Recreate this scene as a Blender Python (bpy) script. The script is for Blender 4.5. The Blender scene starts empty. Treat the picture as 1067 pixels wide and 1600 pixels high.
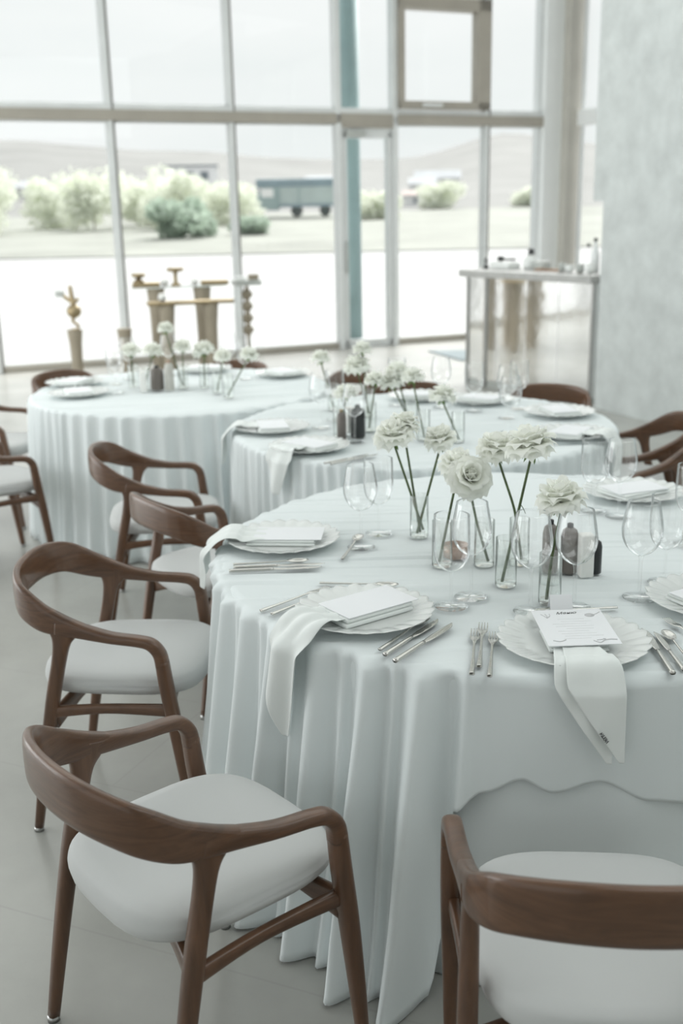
import bpy, bmesh, math, random
from mathutils import Vector, Matrix, noise
S = bpy.context.scene
COL = S.collection
random.seed(7)
PI = math.pi; TAU = 2 * PI

# ------------------------------------------------------------------ camera
F_PX, PITCH, ROLL, CAM_H = 1653.27, 0.27474, -0.021108, 1.6822
cam_d = bpy.data.cameras.new('camera')
cam = bpy.data.objects.new('camera', cam_d); COL.objects.link(cam); S.camera = cam
cam_d.sensor_fit = 'VERTICAL'; cam_d.sensor_height = 36.0; cam_d.lens = F_PX / 1600 * 36.0
cam_d.clip_start = .05; cam_d.clip_end = 2000
_F = Vector((0, math.cos(PITCH), -math.sin(PITCH))); _R = Vector((1, 0, 0)); _U = _R.cross(_F)
_R2 = math.cos(ROLL) * _R + math.sin(ROLL) * _U; _U2 = -math.sin(ROLL) * _R + math.cos(ROLL) * _U
M = Matrix((_R2, _U2, -_F)).transposed().to_4x4(); M.translation = (0, 0, CAM_H)
cam.matrix_world = M
cam_d.dof.use_dof = True; cam_d.dof.focus_distance = 2.3; cam_d.dof.aperture_fstop = 2.8

# ------------------------------------------------------------------ colour management, world, sun, daylight, added fill lamps
S.view_settings.view_transform = 'Standard'; S.view_settings.look = 'None'
S.view_settings.exposure = 0.02; S.view_settings.gamma = 1.0; S.view_settings.use_curve_mapping = False
S.cycles.transparent_max_bounces = 40; S.cycles.max_bounces = 14; S.cycles.glossy_bounces = 6
S.cycles.transmission_bounces = 10; S.cycles.diffuse_bounces = 6
S.cycles.caustics_reflective = False; S.cycles.caustics_refractive = False
w = bpy.data.worlds.new('overcast_sky'); S.world = w; w.use_nodes = True
nt = w.node_tree; nt.nodes.clear()
out = nt.nodes.new('ShaderNodeOutputWorld'); bg = nt.nodes.new('ShaderNodeBackground')
tc = nt.nodes.new('ShaderNodeTexCoord'); mp = nt.nodes.new('ShaderNodeMapping'); nz = nt.nodes.new('ShaderNodeTexNoise'); cr = nt.nodes.new('ShaderNodeValToRGB')
mp.inputs['Scale'].default_value = (1.5, 1.5, 6); nz.inputs['Scale'].default_value = 1.6; nz.inputs['Detail'].default_value = 4
cr.color_ramp.elements[0].color = (.84, .885, .875, 1); cr.color_ramp.elements[1].color = (.93, .955, .945, 1)
cr.color_ramp.elements[0].position = .3; cr.color_ramp.elements[1].position = .6
for a, b in ((tc.outputs['Generated'], mp.inputs['Vector']), (mp.outputs['Vector'], nz.inputs['Vector']), (nz.outputs['Fac'], cr.inputs['Fac']), (cr.outputs['Color'], bg.inputs['Color']), (bg.outputs['Background'], out.inputs['Surface'])):
    nt.links.new(a, b)
bg.inputs['Strength'].default_value = 1.0

def light(name, kind, loc, look, energy, size=(1, 1), color=(1, 1, 1)):
    d = bpy.data.lights.new(name, kind); o = bpy.data.objects.new(name, d); COL.objects.link(o)
    o.location = loc; o.rotation_euler = (Vector(look) - Vector(loc)).to_track_quat('-Z', 'Y').to_euler()
    d.energy = energy; d.color = color
    if kind == 'AREA': d.shape = 'RECTANGLE'; d.size, d.size_y = size
    if kind == 'SUN': d.angle = size[0]
    return o
light('sun', 'SUN', (0, 20, 20), (-3.5, 11.5, 10), 9.5, (math.radians(60), 0), (1, .98, .95))
light('daylight_left_glazing', 'AREA', (-7.15, 6.1, 2.1), (-7.15 + 9.19, 6.1 + 3.93, .8), 300, (9, 3.8), (.97, 1, 1))
light('rear_fill', 'AREA', (4.2, -2.2, 2.4), (.6, 3, .8), 19, (5, 3.4), (.94, 1, 1))  # added fill lamp in front of the solid rear wall, no window there
light('ceiling_fill_back_tables', 'AREA', (2.4, 2.2, 4.6), (-.8, 6.8, .4), 84, (5, 3), (.96, 1, 1))  # added fill below the closed ceiling, brightens the back tables and wall
light('ceiling_fill', 'AREA', (-.5, 7.0, 4.7), (-.5, 7.0, 0), 115, (8, 6), (.97, 1, .99))  # added unseen fill lamp, the ceiling has no opening

# ------------------------------------------------------------------ materials
MATS = {}
def mat(name, col, rough=.5, metal=0, spec=.5, nscale=0, namt=0, bump=0, bscale=40, coat=0, sheen=0, stretch=(1, 1, 1)):
    m = bpy.data.materials.new(name); m.use_nodes = True; t = m.node_tree; b = t.nodes['Principled BSDF']
    b.inputs['Base Color'].default_value = (*col, 1); b.inputs['Roughness'].default_value = rough; b.inputs['Metallic'].default_value = metal
    b.inputs['Specular IOR Level'].default_value = spec; b.inputs['Coat Weight'].default_value = coat; b.inputs['Sheen Weight'].default_value = sheen
    if nscale or bump:
        c = t.nodes.new('ShaderNodeTexCoord'); mpn = t.nodes.new('ShaderNodeMapping'); mpn.inputs['Scale'].default_value = stretch
        t.links.new(c.outputs['Object'], mpn.inputs['Vector'])
    if nscale:
        n = t.nodes.new('ShaderNodeTexNoise'); n.inputs['Scale'].default_value = nscale; n.inputs['Detail'].default_value = 6; n.inputs['Roughness'].default_value = .6
        t.links.new(mpn.outputs['Vector'], n.inputs['Vector'])
        r = t.nodes.new('ShaderNodeValToRGB'); r.color_ramp.elements[0].position = .3; r.color_ramp.elements[1].position = .7
        r.color_ramp.elements[0].color = (*[x * (1 - namt) for x in col], 1); r.color_ramp.elements[1].color = (*[min(1, x * (1 + namt)) for x in col], 1)
        t.links.new(n.outputs['Fac'], r.inputs['Fac']); t.links.new(r.outputs['Color'], b.inputs['Base Color'])
    if bump:
        n2 = t.nodes.new('ShaderNodeTexNoise'); n2.inputs['Scale'].default_value = bscale; n2.inputs['Detail'].default_value = 3
        t.links.new(mpn.outputs['Vector'], n2.inputs['Vector'])
        bp = t.nodes.new('ShaderNodeBump'); bp.inputs['Strength'].default_value = bump; bp.inputs['Distance'].default_value = .01
        t.links.new(n2.outputs['Fac'], bp.inputs['Height']); t.links.new(bp.outputs['Normal'], b.inputs['Normal'])
    MATS[name] = m
    return m

def glass_mat(name, tint=(1, 1, 1), edge=(.85, .89, .90), refl=1.0, base=.085):
    """thin clear glass: see-through face-on, brighter reflection and a denser tint towards the silhouette"""
    m = bpy.data.materials.new(name); m.use_nodes = True; t = m.node_tree; t.nodes.clear()
    o = t.nodes.new('ShaderNodeOutputMaterial'); mx = t.nodes.new('ShaderNodeMixShader')
    tr = t.nodes.new('ShaderNodeBsdfTransparent'); gl = t.nodes.new('ShaderNodeBsdfGlossy'); gl.inputs['Roughness'].default_value = .02
    gl.inputs['Color'].default_value = (refl, refl, refl, 1)
    lw = t.nodes.new('ShaderNodeLayerWeight'); lw.inputs['Blend'].default_value = .35
    rp = t.nodes.new('ShaderNodeValToRGB'); rp.color_ramp.elements[0].color = (*tint, 1); rp.color_ramp.elements[1].color = (*edge, 1)
    rp.color_ramp.elements[0].position = .25
    mr = t.nodes.new('ShaderNodeMapRange'); mr.inputs['To Min'].default_value = base; mr.inputs['To Max'].default_value = .85
    fr = t.nodes.new('ShaderNodeLayerWeight'); fr.inputs['Blend'].default_value = .12
    t.links.new(lw.outputs['Facing'], rp.inputs['Fac']); t.links.new(rp.outputs['Color'], tr.inputs['Color'])
    t.links.new(fr.outputs['Fresnel'], mr.inputs['Value']); t.links.new(mr.outputs['Result'], mx.inputs['Fac'])
    t.links.new(tr.outputs['BSDF'], mx.inputs[1]); t.links.new(gl.outputs['BSDF'], mx.inputs[2]); t.links.new(mx.outputs['Shader'], o.inputs['Surface'])
    MATS[name] = m
    return m

CLOTH = mat('table_linen', (.745, .79, .795), .85, spec=.15, bump=.04, bscale=500, sheen=.15)
NAPKIN = mat('napkin_linen', (.79, .82, .805), .85, spec=.15, bump=.05, bscale=600, sheen=.1)
WOOD = mat('walnut_wood', (.112, .056, .030), .31, spec=.45, nscale=9, namt=.34, bump=.03, bscale=60, coat=.3, stretch=(.7, .7, 5))
WOODV = mat('walnut_wood_legs', (.112, .056, .030), .31, spec=.45, nscale=9, namt=.34, bump=.03, bscale=60, coat=.3, stretch=(4, 4, .45))
def wood_grain(m):
    t = m.node_tree; n = [x for x in t.nodes if x.type == 'TEX_NOISE'][0]; n.inputs['Distortion'].default_value = 1.2
wood_grain(WOOD)
SEAT = mat('seat_fabric', (.56, .57, .565), .9, spec=.1, bump=.06, bscale=700, sheen=.2)
STEEL = mat('cutlery_steel', (.62, .61, .58), .16, metal=1)
GLIDE = mat('glide_metal', (.45, .45, .44), .3, metal=1)
CHINA = mat('glazed_china', (.83, .85, .835), .07, spec=.6, coat=.4)
PAPER = mat('card_paper', (.85, .86, .88), .7, spec=.2)
INK = mat('black_ink', (.05, .05, .05), .7)
GREYINK = mat('grey_print', (.58, .58, .59), .8)
PETAL = mat('rose_petal', (.95, .96, .91), .65, spec=.2, nscale=8, namt=.04)
STEM = mat('rose_stem', (.07, .105, .035), .5, nscale=30, namt=.3)
SEPAL = mat('rose_sepal', (.12, .2, .05), .5, nscale=30, namt=.25)
GLASS = glass_mat('clear_glass')
VASEG = glass_mat('vase_glass', (.985, .99, .985), (.83, .87, .85))
WATER = glass_mat('vase_water', (.97, .985, .98), (.8, .86, .85), base=.03)
PANE = glass_mat('window_glass', (.975, .985, .985), (.95, .965, .965), base=.02)
ACRYL = glass_mat('clear_acrylic', (.96, .97, .97), (.8, .83, .83))
TAUPE = mat('taupe_frame', (.36, .335, .29), .5, nscale=3, namt=.06)
ALU = mat('pale_aluminium_frame', (.68, .70, .70), .45, nscale=3, namt=.05)
GASKET = mat('dark_gasket', (.13, .125, .115), .6, nscale=3, namt=.05)
WHITEP = mat('white_painted_steel', (.80, .82, .82), .5, nscale=3, namt=.02)
TEAL = mat('teal_pillar_paint', (.30, .43, .44), .5, nscale=2, namt=.12)
PLASTER = mat('grey_plaster', (.555, .585, .58), .85, spec=.2, nscale=5, namt=.11, bump=.25, bscale=22)
CEIL = mat('white_ceiling', (.82, .83, .82), .9, nscale=2, namt=.02)
MIRROR = mat('mirror_panel', (.95, .95, .94), .07, metal=1, nscale=4, namt=.06, bump=.12, bscale=5)
BARTOP = mat('grey_stone_top', (.42, .42, .41), .35, nscale=12, namt=.12)
TAN = mat('tan_pedestal', (.30, .262, .20), .7, nscale=6, namt=.07)
GOLD = mat('brushed_gold', (.36, .29, .18), .45, metal=1, nscale=8, namt=.1)
BRONZE = mat('taupe_bottle_glaze', (.17, .15, .135), .35, nscale=6, namt=.12)
BLACK = mat('black_glaze', (.025, .027, .028), .3, nscale=6, namt=.2)
COPPER = mat('copper_votive', (.42, .27, .2), .35, metal=.6, nscale=8, namt=.1)
WAX = mat('white_wax', (.85, .85, .82), .5, nscale=5, namt=.02)
SILVERG = mat('grey_ceramic', (.42, .44, .42), .4, nscale=6, namt=.1)
MATBLUE = mat('blue_grey_mat', (.22, .27, .29), .8, nscale=10, namt=.1)
BROWNW = mat('brown_board', (.33, .2, .12), .5, nscale=8, namt=.15, stretch=(1, 6, 1))

# floor: grey micro-cement with faint slab joints
FLOOR = mat('grey_cement_floor', (.40, .40, .375), .24, spec=.5, nscale=1.6, namt=.10, bump=.04, bscale=9)
def floor_joints():
    t = FLOOR.node_tree; b = t.nodes['Principled BSDF']; src = b.inputs['Base Color'].links[0].from_socket
    br = t.nodes.new('ShaderNodeTexBrick'); br.inputs['Scale'].default_value = 1.0; br.inputs['Mortar Size'].default_value = .0035
    br.inputs['Brick Width'].default_value = 1.2; br.inputs['Row Height'].default_value = .6; br.inputs['Mortar Smooth'].default_value = .2
    mp = [n for n in t.nodes if n.type == 'MAPPING'][0]; mp2 = t.nodes.new('ShaderNodeMapping'); mp2.inputs['Rotation'].default_value = (0, 0, .40)
    t.links.new(mp.outputs['Vector'], mp2.inputs['Vector']); t.links.new(mp2.outputs['Vector'], br.inputs['Vector'])
    mx = t.nodes.new('ShaderNodeMix'); mx.data_type = 'RGBA'; mx.inputs['B'].default_value = (.29, .285, .27, 1)
    ml = t.nodes.new('ShaderNodeMath'); ml.operation = 'MULTIPLY'; ml.inputs[1].default_value = .22
    t.links.new(br.outputs['Fac'], ml.inputs[0]); t.links.new(ml.outputs[0], mx.inputs['Factor']); t.links.new(src, mx.inputs['A']); t.links.new(mx.outputs['Result'], b.inputs['Base Color'])
floor_joints()
GROUND = mat('pale_paving', (.325, .33, .33), .9, nscale=.12, namt=.05)
BANK = mat('dry_grass_bank', (.23, .24, .215), .95, nscale=.15, namt=.18)
HILL = mat('distant_hill', (.175, .178, .172), .95, nscale=.03, namt=.16)
LEAFP = mat('haze_pale_leaf', (.80, .82, .75), .8, nscale=.5, namt=.2)  # leaf colours lightened, distance haze is put into them
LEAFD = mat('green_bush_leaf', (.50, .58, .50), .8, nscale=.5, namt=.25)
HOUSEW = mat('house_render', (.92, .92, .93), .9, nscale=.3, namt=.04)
ROOFR = mat('red_roof', (.42, .35, .33), .9, nscale=.4, namt=.1)
ROOFG = mat('grey_roof', (.36, .38, .40), .9, nscale=.4, namt=.1)
WINDK = mat('dark_pane', (.2, .23, .26), .3, nscale=1, namt=.1)
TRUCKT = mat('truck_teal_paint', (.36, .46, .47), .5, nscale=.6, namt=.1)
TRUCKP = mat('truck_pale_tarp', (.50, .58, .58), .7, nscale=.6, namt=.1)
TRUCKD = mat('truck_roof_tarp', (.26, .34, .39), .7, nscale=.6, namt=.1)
RUBBER = mat('tyre_rubber', (.10, .12, .12), .8, nscale=2, namt=.1)
TRUNK = mat('grey_bark', (.2, .18, .15), .9, nscale=2, namt=.2)

def translucent(m, f, col):
    t = m.node_tree; b = t.nodes['Principled BSDF']; o = [n for n in t.nodes if n.type == 'OUTPUT_MATERIAL'][0]
    tl = t.nodes.new('ShaderNodeBsdfTranslucent'); tl.inputs['Color'].default_value = (*col, 1); mx = t.nodes.new('ShaderNodeMixShader'); mx.inputs['Fac'].default_value = f
    t.links.new(b.outputs['BSDF'], mx.inputs[1]); t.links.new(tl.outputs['BSDF'], mx.inputs[2]); t.links.new(mx.outputs['Shader'], o.inputs['Surface'])
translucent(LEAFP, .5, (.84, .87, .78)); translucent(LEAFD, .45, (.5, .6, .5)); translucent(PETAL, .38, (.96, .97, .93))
CHINA.node_tree.nodes['Principled BSDF'].inputs['Alpha'].default_value = .8
# ------------------------------------------------------------------ object helpers
def link(o, parent=None):
    COL.objects.link(o)
    if parent is not None: o.parent = parent
    return o
def tag(o, label=None, cat=None, group=None, kind=None):
    if label: o['label'] = label
    if cat: o['category'] = cat
    if group: o['group'] = group
    if kind: o['kind'] = kind
    return o
def mesh_obj(name, bm, m, parent=None, smooth=True, loc=None, mods=()):
    me = bpy.data.meshes.new(name); bmesh.ops.recalc_face_normals(bm, faces=bm.faces[:]) if len(bm.faces) else None
    bm.to_mesh(me); bm.free(); me.materials.append(m)
    if smooth: me.polygons.foreach_set('use_smooth', [True] * len(me.polygons))
    o = bpy.data.objects.new(name, me)
    if loc is not None: o.location = loc
    link(o, parent)
    for k, kw in mods:
        md = o.modifiers.new(k.lower(), k)
        for a, v in kw.items(): setattr(md, a, v)
    return o
def thing(name, label, cat, loc=(0, 0, 0), rz=0, group=None):
    o = bpy.data.objects.new(name, None); o.location = loc; o.rotation_euler = (0, 0, rz); o.empty_display_size = .05
    link(o); return tag(o, label, cat, group)
def dup(root, loc, rz=0, label=None, group=None, tilt=None, scale=None):
    r = root.copy(); COL.objects.link(r); r.location = loc; r.rotation_euler = (tilt[0], tilt[1], rz) if tilt else (0, 0, rz)
    if label: r['label'] = label
    if group: r['group'] = group
    if scale: r.scale = (scale,) * 3
    for ch in list(root.children):
        c = ch.copy(); COL.objects.link(c); c.parent = r
        for g in list(ch.children):
            d = g.copy(); COL.objects.link(d); d.parent = c
    return r
def structure(o): o['kind'] = 'structure'; return o

def bx(bm, c, s, rz=0, bevel=0):
    r = bmesh.ops.create_cube(bm, size=1); vs = r['verts']
    bmesh.ops.scale(bm, vec=s, verts=vs)
    if bevel:
        es = list({e for v in vs for e in v.link_edges}); g = bmesh.ops.bevel(bm, geom=es, offset=bevel, segments=2, affect='EDGES', profile=.5); vs = list({v for f in g['faces'] for v in f.verts} | {v for v in vs if v.is_valid})
    bmesh.ops.rotate(bm, cent=(0, 0, 0), matrix=Matrix.Rotation(rz, 3, 'Z'), verts=vs)
    bmesh.ops.translate(bm, vec=c, verts=vs)
    return bm
def box(c, s, rz=0, bevel=0): return bx(bmesh.new(), c, s, rz, bevel)
def rings_to_bm(bm, rings, close=True, cap0=True, cap1=True):
    V = [[bm.verts.new(p) for p in r] for r in rings]; n = len(V[0])
    for a, b in zip(V, V[1:]):
        for i in range(n if close else n - 1):
            j = (i + 1) % n; bm.faces.new((a[i], a[j], b[j], b[i]))
    if cap0: bm.faces.new(V[0][::-1])
    if cap1: bm.faces.new(V[-1])
    return bm
def lathe(prof, n=32, bm=None, off=(0, 0, 0), cap0=False, cap1=False):
    bm = bm or bmesh.new()
    rings = [[(off[0] + max(r, 1e-4) * math.cos(TAU * i / n), off[1] + max(r, 1e-4) * math.sin(TAU * i / n), off[2] + z) for i in range(n)] for r, z in prof]
    return rings_to_bm(bm, rings, True, cap0, cap1)
def catmull(pts, k=6):
    P = [pts[0]] + list(pts) + [pts[-1]]; out = []
    for i in range(1, len(P) - 2):
        for j in range(k):
            t = j / k; a, b, c, d = P[i - 1], P[i], P[i + 1], P[i + 2]
            out.append(tuple(.5 * (2 * b[q] + (c[q] - a[q]) * t + (2 * a[q] - 5 * b[q] + 4 * c[q] - d[q]) * t * t + (3 * b[q] - a[q] - 3 * c[q] + d[q]) * t ** 3) for q in range(len(b))))
    out.append(tuple(pts[-1])); return out
def sweep(pts, up=(0, 0, 1), n=16, e=.6, bm=None, k=6, round_ends=False):
    """pts: (x, y, z, half side, half up); rounded-rectangle section swept along a smooth curve"""
    bm = bm or bmesh.new(); P = catmull(pts, k); up = Vector(up); rings = []
    for i, p in enumerate(P):
        a = Vector(P[max(i - 1, 0)][:3]); b = Vector(P[min(i + 1, len(P) - 1)][:3]); t = (b - a).normalized()
        sd = t.cross(up)
        if sd.length < 1e-4: sd = t.cross(Vector((0, 1, 0)))
        sd.normalize(); uu = sd.cross(t).normalized(); c = Vector(p[:3]); ring = []
        for q in range(n):
            th = TAU * q / n; cx, sx = math.cos(th), math.sin(th)
            ring.append(c + sd * p[3] * math.copysign(abs(cx) ** e, cx) + uu * p[4] * math.copysign(abs(sx) ** e, sx))
        rings.append(ring)
    if round_ends:
        for end in (0, -1):
            r = rings[end]; c = sum(r, Vector()) / n; o2 = rings[1 if end == 0 else -2]; d = (c - sum(o2, Vector()) / n).normalized()
            rad = min(P[end][3], P[end][4]); ex = [[c + (v - c) * .8 + d * rad * .45 for v in r], [c + (v - c) * .35 + d * rad * .7 for v in r]]
            rings = ex[::-1] + rings if end == 0 else rings + ex
    return rings_to_bm(bm, rings)
def tube(pts, r0, r1=None, n=8, bm=None, k=4):
    r1 = r0 if r1 is None else r1; L = len(pts)
    return sweep([(*p, r0 + (r1 - r0) * i / max(L - 1, 1), r0 + (r1 - r0) * i / max(L - 1, 1)) for i, p in enumerate(pts)], up=(.3, .9, .2), n=n, e=1, bm=bm, k=k)

# ------------------------------------------------------------------ window wall frame of reference
WA = Vector((-3.8866, 12.1506, 0)); WD = Vector((.9194, .3933, 0)).normalized(); WN = Vector((-WD.y, WD.x, 0)); WANG = math.atan2(WD.y, WD.x)
def wp(s, d=0, z=0): return WA + WD * s + WN * d + Vector((0, 0, z))      # s along the wall, d outwards
def wbox(s0, s1, d0, d1, z0, z1, bm=None, bevel=0):
    return bx(bm or bmesh.new(), wp((s0 + s1) / 2, (d0 + d1) / 2, (z0 + z1) / 2), (s1 - s0, d1 - d0, z1 - z0), WANG, bevel)
ZC = 4.9
# floor and ceiling (polygon following the room)
c_l = wp(-5.2); c_r = wp(7.75); b_l = c_l - WN * 17.7; b_r = c_r - WN * 17.7
def slab(name, z0, z1, m, pts):
    bm = bmesh.new(); rings_to_bm(bm, [[(p.x, p.y, z0) for p in pts], [(p.x, p.y, z1) for p in pts]])
    return structure(mesh_obj(name, bm, m, smooth=False))
poly = [c_l, c_r, b_r, b_l]
slab('floor', -.12, 0, FLOOR, [p for p in poly]); slab('ceiling', ZC, ZC + .2, CEIL, poly)

# glazed wall
cells = [-5.15, -4.35, -2.9, -1.45, 0.0, 1.47, 2.9, 4.26, 5.03, 6.37, 7.24]
trim_n = [0]; win_n = [0]
def trim(bm, m):
    trim_n[0] += 1; return structure(mesh_obj('trim_%d' % trim_n[0], bm, m, smooth=False))
for s in cells[:-1]:
    lo = .0
    if s == 4.26 or s == 5.03:
        trim(wbox(s - .035, s + .035, -.10, .04, 0, ZC, bevel=.004), ALU)
    else:
        trim(wbox(s - .025, s + .025, -.08, .05, 0, ZC, bevel=.004), ALU)
    b = wbox(s + .025, s + .040, -.085, .055, .0, ZC); trim(b, GASKET)           # shadow-gap gasket on the right side of each mullion
trim(wbox(-5.2, 7.3, -.10, .05, 2.745, 2.86, bevel=.004), TAUPE)                # transom
trim(wbox(-5.2, 7.3, -.075, .05, 2.86, 2.915, bevel=.004), ALU)
trim(wbox(-5.2, 7.3, -.06, .06, 0, .07, bevel=.004), TAUPE)                     # sill
trim(wbox(-5.2, 7.3, -.06, .06, ZC - .12, ZC), ALU)
def window(s0, s1, z0, z1, fm=ALU, fw=.02):
    win_n[0] += 1; bm = bmesh.new()
    for a in ((s0, s0 + fw, z0, z1), (s1 - fw, s1, z0, z1), (s0, s1, z0, z0 + fw), (s0, s1, z1 - fw, z1)): wbox(a[0], a[1], -.03, .02, a[2], a[3], bm)
    o = structure(mesh_obj('window_%d' % win_n[0], bm, fm, smooth=False))
    bm = bmesh.new(); vs = [bm.verts.new(wp(s, 0, z)) for s, z in ((s0, z0), (s1, z0), (s1, z1), (s0, z1))]; bm.faces.new(vs)
    mesh_obj('pane', bm, PANE, o, smooth=False); return o
for a, b in zip(cells, cells[1:]):
    if (a, b) == (5.03, 6.37): continue
    if a != 4.26: window(a + .04, b - .025, .07, 2.745)
    window(a + .04, b - .025, 2.915, ZC - .12)
window(5.08, 6.337, .07, 2.745)
# opened ventilation sash in the upper row
win_n[0] += 1; bm = bmesh.new()
s0, s1, z0, z1 = 5.07, 6.36, 2.93, 4.22
for a in ((s0, s0 + .07, z0, z1), (s1 - .18, s1, z0, z1), (s0, s1, z0, z0 + .09), (s0, s1, z1 - .14, z1)): wbox(a[0], a[1], -.16, .02, a[2], a[3], bm, .006)
sash = structure(mesh_obj('window_%d' % win_n[0], bm, TAUPE, smooth=False))
bm = bmesh.new(); bm.faces.new([bm.verts.new(wp(s, -.05, z)) for s, z in ((s0, z0), (s1, z0), (s1, z1), (s0, z1))]); mesh_obj('pane', bm, PANE, sash, smooth=False)
mesh_obj('handle', wbox(s0 + .3, s0 + .58, -.2, -.16, z0 + .02, z0 + .06, bevel=.006), ALU, sash)
window(5.075, 6.337, 4.25, ZC - .12)
# glazed door between two posts
bm = bmesh.new()
for a in ((4.305, 4.375, .0, 2.66), (4.93, 4.99, .0, 2.66), (4.305, 4.99, 2.58, 2.70), (4.305, 4.99, .0, .1)): wbox(a[0], a[1], -.07, .03, a[2], a[3], bm, .004)
door = structure(mesh_obj('door_1', bm, ALU, smooth=False))
bm = bmesh.new(); bm.faces.new([bm.verts.new(wp(s, -.01, z)) for s, z in ((4.37, .1), (4.94, .1), (4.94, 2.6), (4.37, 2.6))]); mesh_obj('pane', bm, PANE, door, smooth=False)
mesh_obj('door_closer', wbox(4.36, 4.60, -.14, -.07, 2.60, 2.67, bevel=.006), SILVERG, door)
mesh_obj('handle', wbox(4.32, 4.345, -.13, -.10, .95, 1.35, bevel=.006), SILVERG, door)
trim(wbox(4.30, 5.0, -.105, .04, 2.70, 2.745), TAUPE)
# corner column and the return glazing
trim(wbox(7.22, 7.49, -.12, .16, 0, ZC), WHITEP)
trim(wbox(7.49, 7.72, -.26, .16, 0, ZC), TAUPE.copy() if False else mat('beige_column', (.50, .485, .445), .6, nscale=3, namt=.05))
ret0 = wp(7.66, -.30); RD = -WN
def rbox(t0, t1, d0, d1, z0, z1, bm=None): return bx(bm or bmesh.new(), ret0 + RD * ((t0 + t1) / 2) + WD * ((d0 + d1) / 2) + Vector((0, 0, (z0 + z1) / 2)), (d1 - d0, t1 - t0, z1 - z0), WANG)
trim(rbox(0, 16, -.05, .1, 2.74, 2.93), WHITEP); trim(rbox(0, 16, -.05, .1, 0, .07), TAUPE); trim(rbox(0, 16, -.05, .1, ZC - .12, ZC), ALU)
for k in range(1, 9): trim(rbox(k * 2 - .03, k * 2 + .03, -.05, .1, 0, ZC), ALU)
for k in range(8):
    for z0, z1 in ((.07, 2.74), (2.93, ZC - .12)):
        win_n[0] += 1; bm = rbox(k * 2 + .03, k * 2 + .06, -.02, .03, z0, z1); rbox(k * 2 + 1.94, k * 2 + 1.97, -.02, .03, z0, z1, bm)
        o = structure(mesh_obj('window_%d' % win_n[0], bm, ALU, smooth=False))
        bm = bmesh.new(); q = [ret0 + RD * t + Vector((0, 0, z)) for t, z in ((k * 2 + .05, z0), (k * 2 + 1.95, z0), (k * 2 + 1.95, z1), (k * 2 + .05, z1))]
        bm.faces.new([bm.verts.new(v) for v in q]); mesh_obj('pane', bm, PANE, o, smooth=False)
# rear wall and left-hand glazing (behind and beside the camera)
bm = bmesh.new(); bx(bm, wp(1.3, -17.6, ZC / 2), (13.2, .2, ZC), WANG); structure(mesh_obj('wall_back', bm, PLASTER, smooth=False))
def lbox(t0, t1, z0, z1, th=.1): return bx(bmesh.new(), wp(-5.25, -(t0 + t1) / 2, (z0 + z1) / 2), (th, t1 - t0, z1 - z0), WANG)
for z0, z1 in ((0, .07), (2.745, 2.915), (ZC - .12, ZC)): trim(lbox(0, 17.5, z0, z1), ALU)
for k in range(1, 10): trim(lbox(k * 1.75 - .03, k * 1.75 + .03, 0, ZC), ALU)
# plaster partition on the right: upper part overhangs the lower by a hand
PW = Vector((2.235, 9.17, 0))
def pbox(t0, t1, z0, z1): return bx(bmesh.new(), PW + RD * ((t0 + t1) / 2) + WD * .2 + Vector((0, 0, (z0 + z1) / 2)), (.4, t1 - t0, z1 - z0), WANG)
bm = pbox(0, 9, 0, 1.74); bx(bm, PW + RD * 4.43 + WD * .2 + Vector((0, 0, (1.74 + ZC) / 2)), (.4, 9.14, ZC - 1.74), WANG)
structure(mesh_obj('wall_right', bm, PLASTER, smooth=False))

# ------------------------------------------------------------------ outdoors
def terrain_h(x, y):
    if y < 54: return -.06
    if y < 100: t = (y - 54) / 46; return -.06 + 1.4 * t ** .7
    az = x / y
    crest = .055 + .016 * math.exp(-((az + .36) / .16) ** 2) + .012 * math.exp(-((az - .155) / .05) ** 2) - .010 * math.exp(-((az - .02) / .09) ** 2) + .003 * noise.noise(Vector((az * 18, 1.3, 0)))
    t = min(1, (y - 100) / 420); e = -.0022 + (crest + .0022) * t ** .8
    return CAM_H + y * e
bm = bmesh.new(); ys = [52.5, 54] + [54 + 46 * i / 12 for i in range(1, 13)] + [100 + 440 * (i / 26) ** 1.3 for i in range(1, 27)]
V = []
for y in ys: V.append([bm.verts.new((y * (-.85 + 1.7 * i / 90), y, terrain_h(y * (-.85 + 1.7 * i / 90), y) - (.02 if y < 54 else 0))) for i in range(91)])
for a, b in zip(V, V[1:]):
    for i in range(90): bm.faces.new((a[i], a[i + 1], b[i + 1], b[i]))
hill = structure(mesh_obj('hillside_ground', bm, BANK)); hill.data.materials.append(HILL)
for pl in hill.data.polygons:
    if pl.center.y > 112: pl.material_index = 1
bm = bmesh.new(); bm.faces.new([bm.verts.new(v) for v in ((-60, -30, -.13), (70, -30, -.13), (70, 54, -.13), (-60, 54, -.13))]); structure(mesh_obj('paved_ground', bm, GROUND, smooth=False))
bm = lathe([(.14, 0), (.14, 5.2)], 24, cap0=True, cap1=True)
p = wp(4.62, .42, -.13); o = mesh_obj('outdoor_pillar', bm, TEAL, loc=p); structure(o)

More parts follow.
